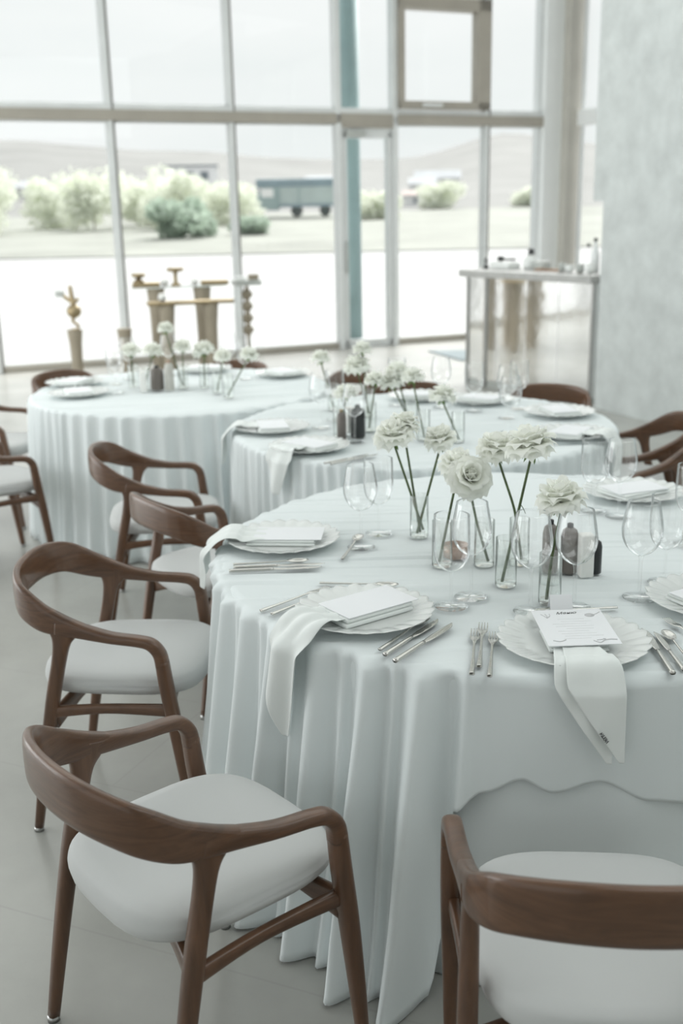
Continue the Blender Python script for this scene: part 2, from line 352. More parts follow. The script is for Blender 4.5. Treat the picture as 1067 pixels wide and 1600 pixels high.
def shrub_mesh(name, rx, rz, n, m, leaf=.22, seed=0, parent=None):
    rnd = random.Random(seed); bm = bmesh.new(); cl = [(rnd.uniform(-.55, .55) * rx, rnd.uniform(-.5, .5) * rx, rnd.uniform(.12, .72) * rz, rnd.uniform(.32, .55)) for _ in range(16)]
    for _ in range(n):
        c = rnd.choice(cl); d = Vector((rnd.gauss(0, 1), rnd.gauss(0, 1), rnd.gauss(0, 1))).normalized() * rnd.uniform(.6, 1) * c[3]
        p = Vector((c[0] + d.x * rx, c[1] + d.y * rx, max(.0, c[2] + d.z * rz * .6))); u = Vector((rnd.gauss(0, 1), rnd.gauss(0, 1), rnd.gauss(0, 1))).normalized(); v = u.orthogonal().normalized()
        s = leaf * rnd.uniform(.6, 1.3); bm.faces.new([bm.verts.new(p + u * s * a + v * s * b * .5) for a, b in ((-1, 0), (0, -1), (1, 0), (0, 1))])
    return mesh_obj(name, bm, m, parent, smooth=False)
def shrub(name, label, loc, rx, rz, m, seed, n=2600, leaf=.24):
    t = thing(name, label, 'bush' if rz < 4 else 'tree', loc, group='greenery beyond the window')
    shrub_mesh('foliage', rx, rz, n, m, leaf, seed, t)
    mesh_obj('stem', tube([(0, 0, -.2), (.05, 0, rz * .3), (-.05, .05, rz * .6)], .06, .03), TRUNK, t); return t
def gz(x, y): return terrain_h(x, y)
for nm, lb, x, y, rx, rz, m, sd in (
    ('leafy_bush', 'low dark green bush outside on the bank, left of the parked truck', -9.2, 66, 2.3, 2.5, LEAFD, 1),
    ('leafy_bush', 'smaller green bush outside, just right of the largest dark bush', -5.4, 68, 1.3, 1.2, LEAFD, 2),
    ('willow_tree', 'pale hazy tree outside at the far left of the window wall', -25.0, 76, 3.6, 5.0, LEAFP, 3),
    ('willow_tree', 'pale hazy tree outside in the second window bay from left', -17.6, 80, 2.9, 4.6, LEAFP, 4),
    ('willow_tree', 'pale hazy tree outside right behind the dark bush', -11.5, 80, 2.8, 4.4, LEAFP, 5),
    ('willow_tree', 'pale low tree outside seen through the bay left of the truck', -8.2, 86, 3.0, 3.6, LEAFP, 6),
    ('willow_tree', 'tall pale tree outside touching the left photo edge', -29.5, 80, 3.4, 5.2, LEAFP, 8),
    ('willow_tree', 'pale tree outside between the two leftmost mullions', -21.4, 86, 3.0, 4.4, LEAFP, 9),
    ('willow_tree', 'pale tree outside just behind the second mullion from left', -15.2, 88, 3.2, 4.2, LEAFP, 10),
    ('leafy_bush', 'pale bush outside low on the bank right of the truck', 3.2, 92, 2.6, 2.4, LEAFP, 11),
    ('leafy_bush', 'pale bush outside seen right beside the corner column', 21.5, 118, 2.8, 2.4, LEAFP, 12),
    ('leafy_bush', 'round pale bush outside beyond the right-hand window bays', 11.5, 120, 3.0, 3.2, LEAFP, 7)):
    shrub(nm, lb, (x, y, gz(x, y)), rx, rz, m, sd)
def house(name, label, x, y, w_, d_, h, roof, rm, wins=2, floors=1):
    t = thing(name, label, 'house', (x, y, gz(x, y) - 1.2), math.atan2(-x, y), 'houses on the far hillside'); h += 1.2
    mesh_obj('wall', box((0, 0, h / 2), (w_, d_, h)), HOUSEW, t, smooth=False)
    bm = bmesh.new()
    if roof:
        rings_to_bm(bm, [[(-w_ * .55, -d_ * .6, h), (-w_ * .55, d_ * .6, h), (-w_ * .55, 0, h + roof)], [(w_ * .55, -d_ * .6, h), (w_ * .55, d_ * .6, h), (w_ * .55, 0, h + roof)]])
    else: bx(bm, (0, 0, h + .15), (w_ * 1.04, d_ * 1.04, .3))
    mesh_obj('roof', bm, rm, t, smooth=False)
    for k in range(wins):
        for f in range(floors): mesh_obj('window', box(((k + .5) / wins * w_ * .8 - w_ * .4, -d_ / 2 - .03, 1.2 + (h - 1.2) * (f + .5) / floors), (w_ * .14, .08, (h - 1.2) / floors * .45)), WINDK, t, smooth=False)
    return t
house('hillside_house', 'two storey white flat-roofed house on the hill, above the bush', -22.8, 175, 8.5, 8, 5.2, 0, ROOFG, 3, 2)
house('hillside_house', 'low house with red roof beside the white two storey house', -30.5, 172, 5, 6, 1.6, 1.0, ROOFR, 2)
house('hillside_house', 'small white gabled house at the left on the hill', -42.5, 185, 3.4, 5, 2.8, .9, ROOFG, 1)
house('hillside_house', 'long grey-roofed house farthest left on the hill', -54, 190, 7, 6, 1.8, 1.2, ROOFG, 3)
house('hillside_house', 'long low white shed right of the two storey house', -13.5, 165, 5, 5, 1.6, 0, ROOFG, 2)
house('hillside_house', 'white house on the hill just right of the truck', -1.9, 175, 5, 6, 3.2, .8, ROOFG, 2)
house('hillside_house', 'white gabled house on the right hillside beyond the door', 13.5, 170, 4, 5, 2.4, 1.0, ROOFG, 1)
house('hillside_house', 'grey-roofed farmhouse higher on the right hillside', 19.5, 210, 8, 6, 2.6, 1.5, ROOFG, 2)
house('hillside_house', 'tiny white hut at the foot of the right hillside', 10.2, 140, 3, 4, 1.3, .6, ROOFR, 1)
# parked truck
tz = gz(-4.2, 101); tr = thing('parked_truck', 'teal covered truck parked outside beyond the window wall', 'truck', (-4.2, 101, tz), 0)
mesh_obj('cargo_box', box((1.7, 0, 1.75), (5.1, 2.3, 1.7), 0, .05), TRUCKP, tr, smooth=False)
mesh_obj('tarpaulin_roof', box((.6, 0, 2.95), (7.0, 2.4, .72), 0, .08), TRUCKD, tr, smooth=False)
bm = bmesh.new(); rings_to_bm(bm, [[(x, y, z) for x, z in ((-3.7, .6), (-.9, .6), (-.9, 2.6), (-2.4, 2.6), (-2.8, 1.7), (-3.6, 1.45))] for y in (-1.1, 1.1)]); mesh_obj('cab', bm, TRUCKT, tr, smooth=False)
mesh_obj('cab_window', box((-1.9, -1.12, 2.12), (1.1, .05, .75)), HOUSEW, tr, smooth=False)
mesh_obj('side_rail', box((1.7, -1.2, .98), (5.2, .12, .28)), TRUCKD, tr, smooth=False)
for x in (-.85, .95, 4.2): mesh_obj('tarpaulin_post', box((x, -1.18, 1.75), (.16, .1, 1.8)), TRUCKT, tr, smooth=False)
for x in (-2.9, .7, 3.3):
    for y in (-.95, .95):
        bm = lathe([(.0, -.14), (.3, -.14), (.5, -.12), (.52, 0), (.5, .12), (.3, .14), (.0, .14)], 20); bmesh.ops.rotate(bm, cent=(0, 0, 0), matrix=Matrix.Rotation(PI / 2, 3, 'X'), verts=bm.verts[:])
        mesh_obj('wheel', bm, RUBBER, tr, loc=(x, y, .52))

# ------------------------------------------------------------------ bar counter at the right
BU = Vector((.549, -.836, 0)); BV = Vector((.836, .549, 0)); B0 = Vector((1.30, 10.68, 0)); BL = 1.66; BROT = math.atan2(BU.y, BU.x)
bar = thing('bar_counter', 'mirror-fronted bar counter with grey top beside the plaster wall', 'bar counter', B0, BROT)   # local x along the front, local y into the bar
mesh_obj('carcass', box((BL / 2, .27, .53), (BL - .04, .48, 1.06)), WHITEP, bar, smooth=False)
for k in range(4): mesh_obj('mirror_panel', box((BL / 4 * (k + .5), .015, .56), (BL / 4 - .006, .022, 1.0), 0, .003), MIRROR, bar, smooth=False)
mesh_obj('plinth', box((BL / 2, .04, .03), (BL, .05, .06)), SILVERG, bar, smooth=False)
for x in (.0, .27, BL): mesh_obj('metal_post', box((x, .0, .53), (.025, .03, 1.06), 0, .004), GLIDE, bar, smooth=False)
mesh_obj('countertop', box((BL / 2 - .02, .24, 1.095), (BL + .1, .62, .07), 0, .01), BARTOP, bar, smooth=False)
def bt(u, v): return B0 + BU * u + BV * v + Vector((0, 0, 1.131))
def simple(name, label, cat, bm, m, loc, rz=0, group=None, smooth=True):
    o = mesh_obj(name, bm, m, loc=loc, smooth=smooth); o.rotation_euler.z = rz; return tag(o, label, cat, group)
simple('white_tray', 'white shallow box lying at the left end of the bar top', 'box', box((0, 0, .035), (.26, .17, .07), 0, .012), CHINA, bt(.29, .22), BROT)
simple('portafilter', 'black long-handled coffee tool across the white box on the bar', 'coffee tool', tube([(0, 0, .09), (.13, 0, .095), (.15, 0, .10)], .011, .014, bm=lathe([(.0, .055), (.032, .055), (.035, .1), (.0, .1)], 20, off=(-.03, 0, .02))), BLACK, bt(.26, .22), BROT + .2)
simple('coffee_tamper', 'small upright black tamper at the left of the bar top', 'coffee tool', lathe([(0, 0), (.03, 0), (.03, .02), (.012, .035), (.012, .06), (.018, .085), (.012, .1), (0, .1)], 20), BLACK, bt(.08, .16))
simple('black_grinder_cup', 'black square-shouldered cup standing behind the white box on the bar', 'cup', lathe([(0, 0), (.035, 0), (.035, .13), (.03, .16), (.03, .19), (0, .19)], 20), BLACK, bt(.46, .40))
simple('pale_jar', 'pale rounded jar beside the white box on the bar', 'jar', lathe([(0, 0), (.06, 0), (.075, .04), (.07, .09), (.045, .12), (.045, .135), (0, .135)], 24), CHINA, bt(.56, .3))
simple('grey_box', 'small grey lidded box next to the wooden paddle on the bar', 'box', box((0, 0, .04), (.16, .11, .08), 0, .006), SILVERG, bt(.72, .28), BROT)
bm = box((0, 0, .012), (.26, .03, .02), 0, .006); bx(bm, (-.17, 0, .012), (.1, .08, .02), 0, .006)
simple('wooden_paddle', 'long brown wooden paddle lying on the bar top', 'paddle', bm, BROWNW, bt(.98, .2), BROT + .05)
for k, (u, v, h, r, m, lb) in enumerate(((1.16, .12, .085, .035, SILVERG, 'grey cup at the left end of the cup row on the bar'), (1.27, .1, .07, .04, CHINA, 'white squat cup second in the cup row on the bar'), (1.40, .10, .08, .036, SILVERG, 'grey cup third in the cup row on the bar'), (1.53, .09, .09, .038, CHINA, 'white cup at the bar end touching the wall'))):
    simple('ceramic_cup', lb, 'cup', lathe([(0, 0), (r * .7, 0), (r, h * .5), (r, h), (r - .004, h), (r - .005, h * .5), (r * .6, .006), (0, .006)], 20), m, bt(u, v), 0, 'cups on the bar')
for u, v, h, r, m, lb in ((1.30, .30, .25, .035, GLASS, 'clear slim bottle behind the cups on the bar'), (1.42, .26, .30, .04, WHITEP, 'tall white bottle behind the cups on the bar'), (1.55, .28, .27, .045, GLASS, 'wide clear bottle at the wall end of the bar')):
    o = thing('bar_bottle', lb, 'bottle', bt(u, v), 0, 'bottles on the bar')
    mesh_obj('body', lathe([(0, 0), (r, 0), (r, h * .55), (r * .4, h * .75), (r * .4, h * .9), (0, h * .9)], 20), m, o); mesh_obj('cap', lathe([(0, h * .9), (r * .45, h * .9), (r * .45, h), (0, h)], 16), BLACK, o)
# floor mat in front of the far glazing
bm = bmesh.new(); q = [(1.13, 13.28), (1.50, 13.30), (1.86, 13.05), (1.44, 12.33)]
rings_to_bm(bm, [[(x, y, 0.001) for x, y in q], [(x, y, .014) for x, y in q]]); simple('door_mat', 'blue-grey mat on the floor left of the bar counter', 'mat', bm, MATBLUE, (0, 0, 0), smooth=False)

# ------------------------------------------------------------------ dessert display by the window
def pedestal(loc, h, r, label):
    bm = lathe([(0, 0), (r * .78, 0), (r * .76, .02), (r * .74, h * .5), (r * .8, h * .75), (r * .95, h * .93), (r, h - .01), (r, h), (0, h)], 28)
    return simple('pedestal', label, 'pedestal', bm, TAN, loc, 0, 'tan display pedestals by the window')
pedestal((-2.68, 10.9, 0), .60, .078, 'short tan pedestal at the far left by the window, under the gold figure')
pedestal((-2.175, 10.9, 0), .60, .075, 'short bare-topped tan pedestal standing alone between the figure and the display')
pedestal((-1.86, 11.08, 0), .985, .09, 'tall tan pedestal at the back left of the display by the window')
pedestal((-1.70, 10.72, 0), .84, .082, 'lower tan pedestal at the front left of the display by the window')
pedestal((-1.40, 11.2, 0), .985, .092, 'tall tan pedestal at the back right of the display by the window')
pedestal((-1.28, 10.84, 0), .84, .082, 'lower tan pedestal at the front right of the display by the window')
simple('display_board', 'upper clear acrylic board bridging the two tall pedestals', 'board', box((0, 0, .006), (.96, .2, .012), 0, .002), ACRYL, (-1.63, 11.14, .986), .255)
simple('display_board', 'lower gold-edged board bridging the two shorter pedestals', 'board', box((0, 0, .018), (.86, .18, .036), 0, .006), GOLD, (-1.47, 10.79, .841), .28)
def tray(loc, rz, label): simple('gold_tray', label, 'tray', box((0, 0, .024), (.28, .16, .048), 0, .008), TAN if False else GOLD, loc, rz, 'trays of the window display')
tray((-1.95, 11.06, .999), .2, 'gold tray at the upper left end of the display'); tray((-1.27, 11.24, .999), .2, 'gold tray at the upper right end of the display')
def cakestand(loc, h, r, label):
    simple('gold_cake_stand', label, 'cake stand', lathe([(0, 0), (.055, 0), (.05, .018), (.022, .04), (.020, h - .06), (.03, h - .042), (r, h - .034), (r, h), (0, h)], 28), GOLD, loc, 0, 'gold stands of the window display')
cakestand((-1.655, 11.13, .999), .185, .085, 'tall gold footed stand in the middle of the display'); cakestand((-2.02, 11.05, 1.048), .09, .07, 'low gold footed stand on the left tray')
for loc, lb in (((-1.765, 11.10, .999), 'white ball candle beside the left tray of the display'), ((-1.47, 11.18, .999), 'white ball candle beside the right tray of the display'), ((-1.74, 10.72, .878), 'white ball candle on the lower display board')):
    o = thing('ball_candle', lb, 'candle', loc, 0, 'ball candles of the window display')
    mesh_obj('wax_ball', lathe([(.04 * math.sin(PI * i / 14), .04 - .04 * math.cos(PI * i / 14)) for i in range(15)], 20), WAX, o); mesh_obj('wick', tube([(0, 0, .078), (.001, 0, .092)], .0015), INK, o)
# gold figure on the left pedestal
o = thing('gold_figure', 'gold abstract figure with a ball body on the far left pedestal', 'sculpture', (-2.67, 10.9, .60))
mesh_obj('foot', tube([(.02, 0, 0), (.03, 0, .04), (-.02, 0, .09), (0, 0, .13)], .014, .02, bm=lathe([(0, 0), (.045, 0), (.04, .012), (0, .014)], 20)), GOLD, o)
mesh_obj('ball_body', lathe([(.074 * math.sin(PI * i / 16), .185 - .07 * math.cos(PI * i / 16)) for i in range(17)], 24), GOLD, o)
mesh_obj('arm', tube([(.02, 0, .26), (-.03, 0, .29), (-.10, 0, .345)], .024, .018), GOLD, o); mesh_obj('arm', tube([(-.01, 0, .25), (.03, 0, .29), (.06, 0, .31)], .024, .014), GOLD, o)
mesh_obj('raised_rod', tube([(0, 0, .24), (-.01, 0, .33), (-.02, 0, .44)], .028, .02), GOLD, o); mesh_obj('held_box', box((-.13, 0, .36), (.08, .06, .06), 0, .006), SILVERG, o)
# diamond bead column inside an acrylic stand
o = thing('bead_column_stand', 'clear display stand holding a column of stacked diamond beads', 'display stand', (-.96, 11.5, 0), .3)
prof = [(0, 0), (.09, 0), (.09, .03), (.02, .05), (.02, .42)]
for k in range(4): z = .45 + k * .125; prof += [(.020, z - .012), (.068, z + .05), (.020, z + .112)]
prof += [(.02, .97), (0, .97)]
mesh_obj('bead_column', lathe(prof, 8), TAN, o, smooth=False)
for sx in (-1, 1):
    for sy in (-1, 1): mesh_obj('leg', box((sx * .125, sy * .1, .47), (.014, .014, .94)), ACRYL, o, smooth=False)
mesh_obj('top_tray', box((0, 0, 1.0), (.28, .23, .055), 0, .006), SILVERG, o, smooth=False)
mesh_obj('tray_block', box((.07, -.03, 1.055), (.1, .1, .06), 0, .008), TAN, o, smooth=False)
mesh_obj('tray_block', box((-.06, .02, 1.045), (.1, .12, .04), 0, .008), CHINA, o, smooth=False)

# ------------------------------------------------------------------ armchairs
def make_chair(label):
    t = thing('wooden_armchair', label, 'armchair', group='walnut armchairs with pale seats')
    # curved backrest band
    pr = [(.2455, .005, .601, .012, .010), (.241, -.05, .613, .0165, .020), (.236, -.104, .625, .017, .030), (.226, -.166, .646, .0145, .040), (.187, -.230, .681, .0125, .047), (.105, -.267, .697, .0125, .050), (0, -.278, .700, .0125, .051)]
    pts = pr + [(-a[0],) + a[1:] for a in pr[-2::-1]]
    mesh_obj('backrest', sweep(pts, n=20, e=.55, k=8), WOOD, t)
    for s in (1, -1):
        mesh_obj('armrest', sweep([(s * .236, -.12, .622, .016, .026), (s * .240, -.06, .613, .018, .022), (s * .250, .03, .597, .0185, .0155), (s * .257, .11, .590, .0185, .0150), (s * .2595, .145, .581, .019, .0165), (s * .260, .166, .555, .0195, .018), (s * .260, .172, .52, .0195, .0185)], n=20, e=.65, k=7), WOOD, t)
        lg = mesh_obj('leg', sweep([(s * .260, .171, .535, .0195, .0185), (s * .260, .180, .45, .020, .020), (s * .2585, .198, .32, .0195, .0195), (s * .257, .218, .15, .016, .0165), (s * .257, .232, .012, .0125, .0125)], up=(0, 1, 0), n=20, e=.7), WOODV, t)
        mesh_obj('glide', lathe([(0, 0), (.0135, 0), (.0135, .013), (0, .013)], 16, off=(s * .257, .233, 0)), GLIDE, lg)
        lg = mesh_obj('leg', sweep([(s * .235, -.098, .632, .015, .054), (s * .2352, -.104, .602, .015, .040), (s * .236, -.110, .575, .0155, .0255), (s * .237, -.122, .52, .0165, .020), (s * .240, -.150, .40, .0175, .0195), (s * .244, -.190, .20, .0155, .0165), (s * .2475, -.224, .012, .0125, .0125)], up=(0, 1, 0), n=20, e=.7), WOODV, t)
        mesh_obj('glide', lathe([(0, 0), (.0135, 0), (.0135, .013), (0, .013)], 16, off=(s * .2475, -.225, 0)), GLIDE, lg)
        mesh_obj('side_rail', sweep([(s * .241, -.155, .370, .011, .017), (s * .238, .0, .381, .011, .013), (s * .256, .19, .387, .011, .018)], n=14, e=.5), WOOD, t)
        mesh_obj('cross_brace', sweep([(s * .238, -.150, .345, .011, .03), (s * .13, -.12, .372, .011, .022), (0, -.10, .378, .011, .018)], n=12, e=.5), WOOD, t)
        mesh_obj('cross_brace', sweep([(s * .252, .185, .365, .011, .034), (s * .15, .165, .378, .011, .022), (0, .15, .384, .011, .018)], n=12, e=.5), WOOD, t)
    # shell-like cushion, wider in front, tucked between the legs
    def outline(th, k=1.0):
        cx, sx = math.cos(th), math.sin(th); e = .58
        x = math.copysign(abs(cx) ** e, cx); y = math.copysign(abs(sx) ** e, sx)
        wdt = .222 + .016 * (y * .5 + .5); return x * wdt * k, .018 + y * .236 * k
    n = 48; prof = [(.02, .392), (.5, .392), (.84, .393), (.94, .399), (.985, .411), (1.0, .428), (.998, .444), (.982, .457), (.94, .4655), (.82, .470), (.55, .4715), (.25, .4705), (.02, .470)]
    prof = [(a, b) for a, b in prof]
    rings = []
    for k, z in prof:
        r = []
        for i in range(n):
            x, y = outline(TAU * i / n, k); zz = z - .012 * (abs(x) < .2) * math.exp(-((x / .14) ** 2 + ((y + .02) / .16) ** 2)) * (z > .44)
            if z < .43: zz = z + .018 * (x / .24) ** 2 * (k > .3)
            if y < -.18 and z > .45: zz += .006 * ((-.18 - y) / .07)
            r.append((x, y, zz))
        rings.append(r)
    bm = rings_to_bm(bmesh.new(), rings)
    mesh_obj('seat', bm, SEAT, t)
    return t
chairs = [
 ((-.320, 1.884), .871, 'walnut armchair nearest the camera at lower left, its seat pulled out'),
 ((-.640, 2.905), 1.652, 'walnut armchair behind the nearest left one, facing the front table from the left'),
 ((.441, 1.580), .080, 'walnut armchair cut by the bottom right corner, backrest towards us'),
 ((-.455, 3.690), .946, 'walnut armchair half hidden behind the left edge of the front table'),
 ((-.785, 4.451), 1.470, 'walnut armchair in front of the pleated cloth of the back left table'),
 ((-1.76, 5.08), .98, 'walnut armchair cut by the left edge, facing the back left table'),
 ((1.37, 4.87), -1.50, 'walnut armchair at the right edge facing the middle table, backrest against the plaster wall'),
 ((1.50, 4.20), -2.17, 'walnut armchair at the right edge just below another, only its arm in view'),
 ((1.07, 5.60), 3.62, 'walnut armchair in front of the bar counter, curved back above the plates'),
 ((-2.02, 6.02), 1.62, 'walnut armchair at the far left edge, one arm reaching the back left table'),
 ((-1.62, 6.62), 2.30, 'walnut armchair behind the stacked plates of the back left table'),
 ((-.08, 6.42), -2.12, 'walnut armchair behind the roses, left of the two seen between the rear tables'),
 ((.40, 5.76), 3.20, 'walnut armchair behind the middle table, mostly hidden by rose heads'),
 ((-.72, 6.88), 3.30, 'walnut armchair behind the back left table, a sliver below the bead column'),
]
ch0 = make_chair(chairs[0][2])
for i, ((x, y), a, lb) in enumerate(chairs):
    if i == 0: ch0.location = (x, y, 0); ch0.rotation_euler.z = -a
    else: dup(ch0, (x, y, 0), -a, lb)

# ------------------------------------------------------------------ tables and cloths
ZT = .757
def fold_profile(n_lo, n_hi, seed, sharp=1.6):
    """irregular soft pleats round the circle: list of (angle, width, height)"""
    rnd = random.Random(seed); a = 0; L = []
    while a < 360:
        st = rnd.uniform(n_lo, n_hi); L.append((a + st / 2, st * .5, rnd.uniform(.55, 1.0))); a += st
    return L
def fold_at(L, deg):
    v = 0
    for a, wd, h in L:
        d = (deg - a + 180) % 360 - 180
        if abs(d) < wd * 1.6: v += h * (.5 + .5 * math.cos(PI * min(1, abs(d) / (wd * 1.15)))) ** 1.9
    return v
def lerp_tab(T, x):
    for (a, va), (b, vb) in zip(T, T[1:]):
        if a <= x <= b: t = (x - a) / (b - a); t = t * t * (3 - 2 * t); return va + (vb - va) * t
    return T[-1][1]
def cloth(name, label, C, R, drop, amp, folds, flare, seed, dents=(), top=True, ztop=ZT, wr=.013, nth=720, nv=26, wave=.0, group=None, rot=0.0):
    """drop(deg) hem depth, amp(deg) pleat depth, flare(deg) outward spread at the hem"""
    bm = bmesh.new(); rings = []
    def wrinkle(x, y):
        c, s = math.cos(rot), math.sin(rot); u = x * c + y * s; v = -x * s + y * c
        a = noise.noise(Vector((u * .9 + seed, v * 15 + .5 * noise.noise(Vector((u * 1.5, v * 2, seed))), seed)))
        b = noise.noise(Vector((u * 1.6 + 7, v * 30, seed + 3)))
        ridge = (1 - abs(a) * 2.2)
        return wr * (.8 * max(ridge, -.3) + .45 * b - 1.0)
    if top:
        for k in range(1, 71):
            r = (R - .028) * k / 70
            rings.append([(C[0] + r * math.cos(TAU * i / nth), C[1] + r * math.sin(TAU * i / nth), ztop + wrinkle(C[0] + r * math.cos(TAU * i / nth), C[1] + r * math.sin(TAU * i / nth))) for i in range(nth)])
    rim = 5
    for k in range(1, rim + 1):
        ph = PI / 2 * k / rim; r = R - .028 + .028 * math.sin(ph); z = ztop - .028 * (1 - math.cos(ph)); ring = []
        for i in range(nth):
            th = TAU * i / nth; deg = math.degrees(th); f = fold_at(folds, deg); rr = r + amp(deg) * .30 * (f - .4) * (k / rim) ** 1.5
            x, y = C[0] + rr * math.cos(th), C[1] + rr * math.sin(th); ring.append((x, y, z + wrinkle(x, y) * (1 - k / rim)))
        rings.append(ring)
    z0 = ztop - .028
    for k in range(1, nv + 1):
        t = k / nv; ring = []
        for i in range(nth):
            th = TAU * i / nth; deg = math.degrees(th); D = drop(deg) - .028
            zz = z0 - D * t; depth = D * t / .73
            sk = 2.2 * noise.noise(Vector((deg * .05, seed * 3.1, 0))) * depth; f = fold_at(folds, deg + sk)
            am = amp(deg) * (.30 + .70 * min(1, depth * 1.25) ** .8)
            rr = R + flare(deg) * depth ** 1.15 + am * (f - .45) + .006 * noise.noise(Vector((deg * .16, zz * 3, seed))) * min(1, depth * 3)
            for (da, dd, dw) in dents:
                q = ((deg - da + 180) % 360 - 180) / dw; rr -= dd * math.exp(-q ** 4) * min(1, depth * 2.2 + .15)
            th2 = th + math.radians(.9 * noise.noise(Vector((deg * .11, zz * 2.2, seed + 9)))) * depth
            zf = max(zz + (.0 if wave == 0 else wave * t * noise.noise(Vector((deg * .08, seed, 2)))), .004 + .012 * max(0, f - .4) * (zz < .02))
            ring.append((C[0] + rr * math.cos(th2), C[1] + rr * math.sin(th2), zf))
        rings.append(ring)
    rings_to_bm(bm, rings, True, top, False)
    return tag(mesh_obj(name, bm, CLOTH, mods=[('SOLIDIFY', dict(thickness=.0015, offset=-1))]), label, 'tablecloth', group)
def table(C, R, label):
    t = thing('round_table', label, 'table', (C[0], C[1], 0), group='round banquet tables under cloths')
    mesh_obj('tabletop', lathe([(0, .705), (R - .04, .705), (R - .032, .712), (R - .032, .726), (R - .04, .734), (0, .734)], 64), BROWNW, t)
    for k in range(4):
        a = PI / 4 + k * PI / 2; mesh_obj('leg', tube([(R * .55 * math.cos(a), R * .55 * math.sin(a), 0), (R * .5 * math.cos(a), R * .5 * math.sin(a), .70)], .02, .025), GLIDE, t)
T1, R1 = (.545, 2.90), .915
T2, R2 = (.38, 4.77), .870
T3, R3 = (-.89, 5.95), .835
table(T1, R1 - .012, 'round table under the front white cloth'); table(T2, R2 - .004, 'round table under the middle white cloth'); table(T3, R3 - .004, 'round table under the back left white cloth')
# front table: a floor-length under cloth and a long runner-like over cloth, short in front
f1u = fold_profile(14, 26, 3)
cloth('under_tablecloth', 'white floor-length under cloth seen below the short front hem of the front table', T1, R1 - .012, lambda d: .752, lambda d: .022, f1u, lambda d: .03, 3, ztop=ZT - .006, wr=0, nth=360, nv=14, dents=((178, .03, 18),))
f1 = [(179.6, 1.6, .35), (186.4, 1.5, .4), (199.6, 1.6, .45), (207, 1.8, .4), (215.4, 1.8, .4), (224, 2, .45), (233, 2, .4), (241.4, 1.8, .45), (176, 3.2, .7), (183, 3, .9), (189.5, 3.2, .7), (196, 3.0, .9), (203, 3.6, 1.0), (211, 4.2, .9), (219.5, 4.2, 1.0), (228.5, 4.8, .85), (237.5, 4.0, 1.0), (245.5, 4.4, 1.0), (252, 2.6, .9), (265, 8, .4), (284, 9, .45), (304, 9, .4), (322, 9, .45), (336, 5, .8), (346, 5, .9), (356, 5, .8)] + [(4 + 9.2 * k, 4.6, .6 + .4 * ((k * 7) % 5) / 5) for k in range(19)]
cloth('over_tablecloth', 'creased white over cloth on the front table, long at left, short hem in front', T1, R1,
      lambda d: lerp_tab([(0, .75), (170, .75), (247, .752), (248.4, .74), (250.6, .30), (254, .265), (259, .232), (263, .262), (269, .235), (276, .285), (283, .30), (294, .27), (308, .28), (322, .26), (334, .5), (344, .75), (360, .75)], d),
      lambda d: lerp_tab([(0, .05), (165, .06), (185, .085), (215, .105), (240, .13), (249.6, .13), (253, .02), (266, .016), (325, .018), (345, .05), (360, .05)], d),
      f1, lambda d: lerp_tab([(0, .05), (172, .05), (200, .07), (225, .11), (246, .17), (256, .08), (264, .03), (325, .03), (345, .05), (360, .05)], d), 1,
      dents=((178, .045, 16),), nth=900, nv=30)
f2 = fold_profile(2.6, 5.4, 12); f3 = fold_profile(3.5, 8, 21)
cloth('tablecloth', 'white pleated cloth on the middle table behind the front one', T2, R2, lambda d: .752, lambda d: .040, f2, lambda d: .025, 5, dents=((4, .10, 20), (268, .03, 30), (87, .14, 18), (54, .08, 14), (137, .03, 16)), nth=840, nv=16, rot=.12)
cloth('tablecloth', 'white pleated floor-length cloth on the back left table', T3, R3, lambda d: .752, lambda d: .05, f3, lambda d: .045, 8, dents=((138, .17, 16), (80, .17, 16), (178, .03, 14), (28, .14, 16), (317, .06, 22)), nth=840, nv=16, rot=.22)

# ------------------------------------------------------------------ tableware
def make_charger():
    n = 144; fl = 24; rings = []
    def ring(r, z, sc):
        out = []
        for i in range(n):
            th = TAU * i / n; c = math.cos(fl * th); q = 1 - abs(math.sin(fl / 2 * th)) ** 1.2
            out.append(((r + sc * .004 * (1 - 2 * q)) * math.cos(th), (r + sc * .004 * (1 - 2 * q)) * math.sin(th), z + sc * .0030 * (1 - 2 * q) * .8))
        return out
    top = [(.004, .0075, 0), (.06, .0075, 0), (.1, .0078, 0), (.112, .0095, .15), (.122, .0125, .55), (.138, .0165, .9), (.155, .020, 1), (.163, .0215, 1)]
    bot = [(.1645, .0205, 1), (.155, .017, 1), (.138, .0125, .8), (.12, .006, .3), (.1, .0, 0), (.004, .0, 0)]
    for r, z, s in top + bot: rings.append(ring(r, z, s))
    return mesh_obj('charger_plate', rings_to_bm(bmesh.new(), rings), CHINA)
CH = None
def charger(x, y, label, rz=0, z=ZT + .001):
    global CH
    if CH is None: CH = make_charger(); o = CH
    else: o = CH.copy(); COL.objects.link(o)
    o.location = (x, y, z); o.rotation_euler.z = rz
    return tag(o, label, 'plate', 'scalloped white charger plates')

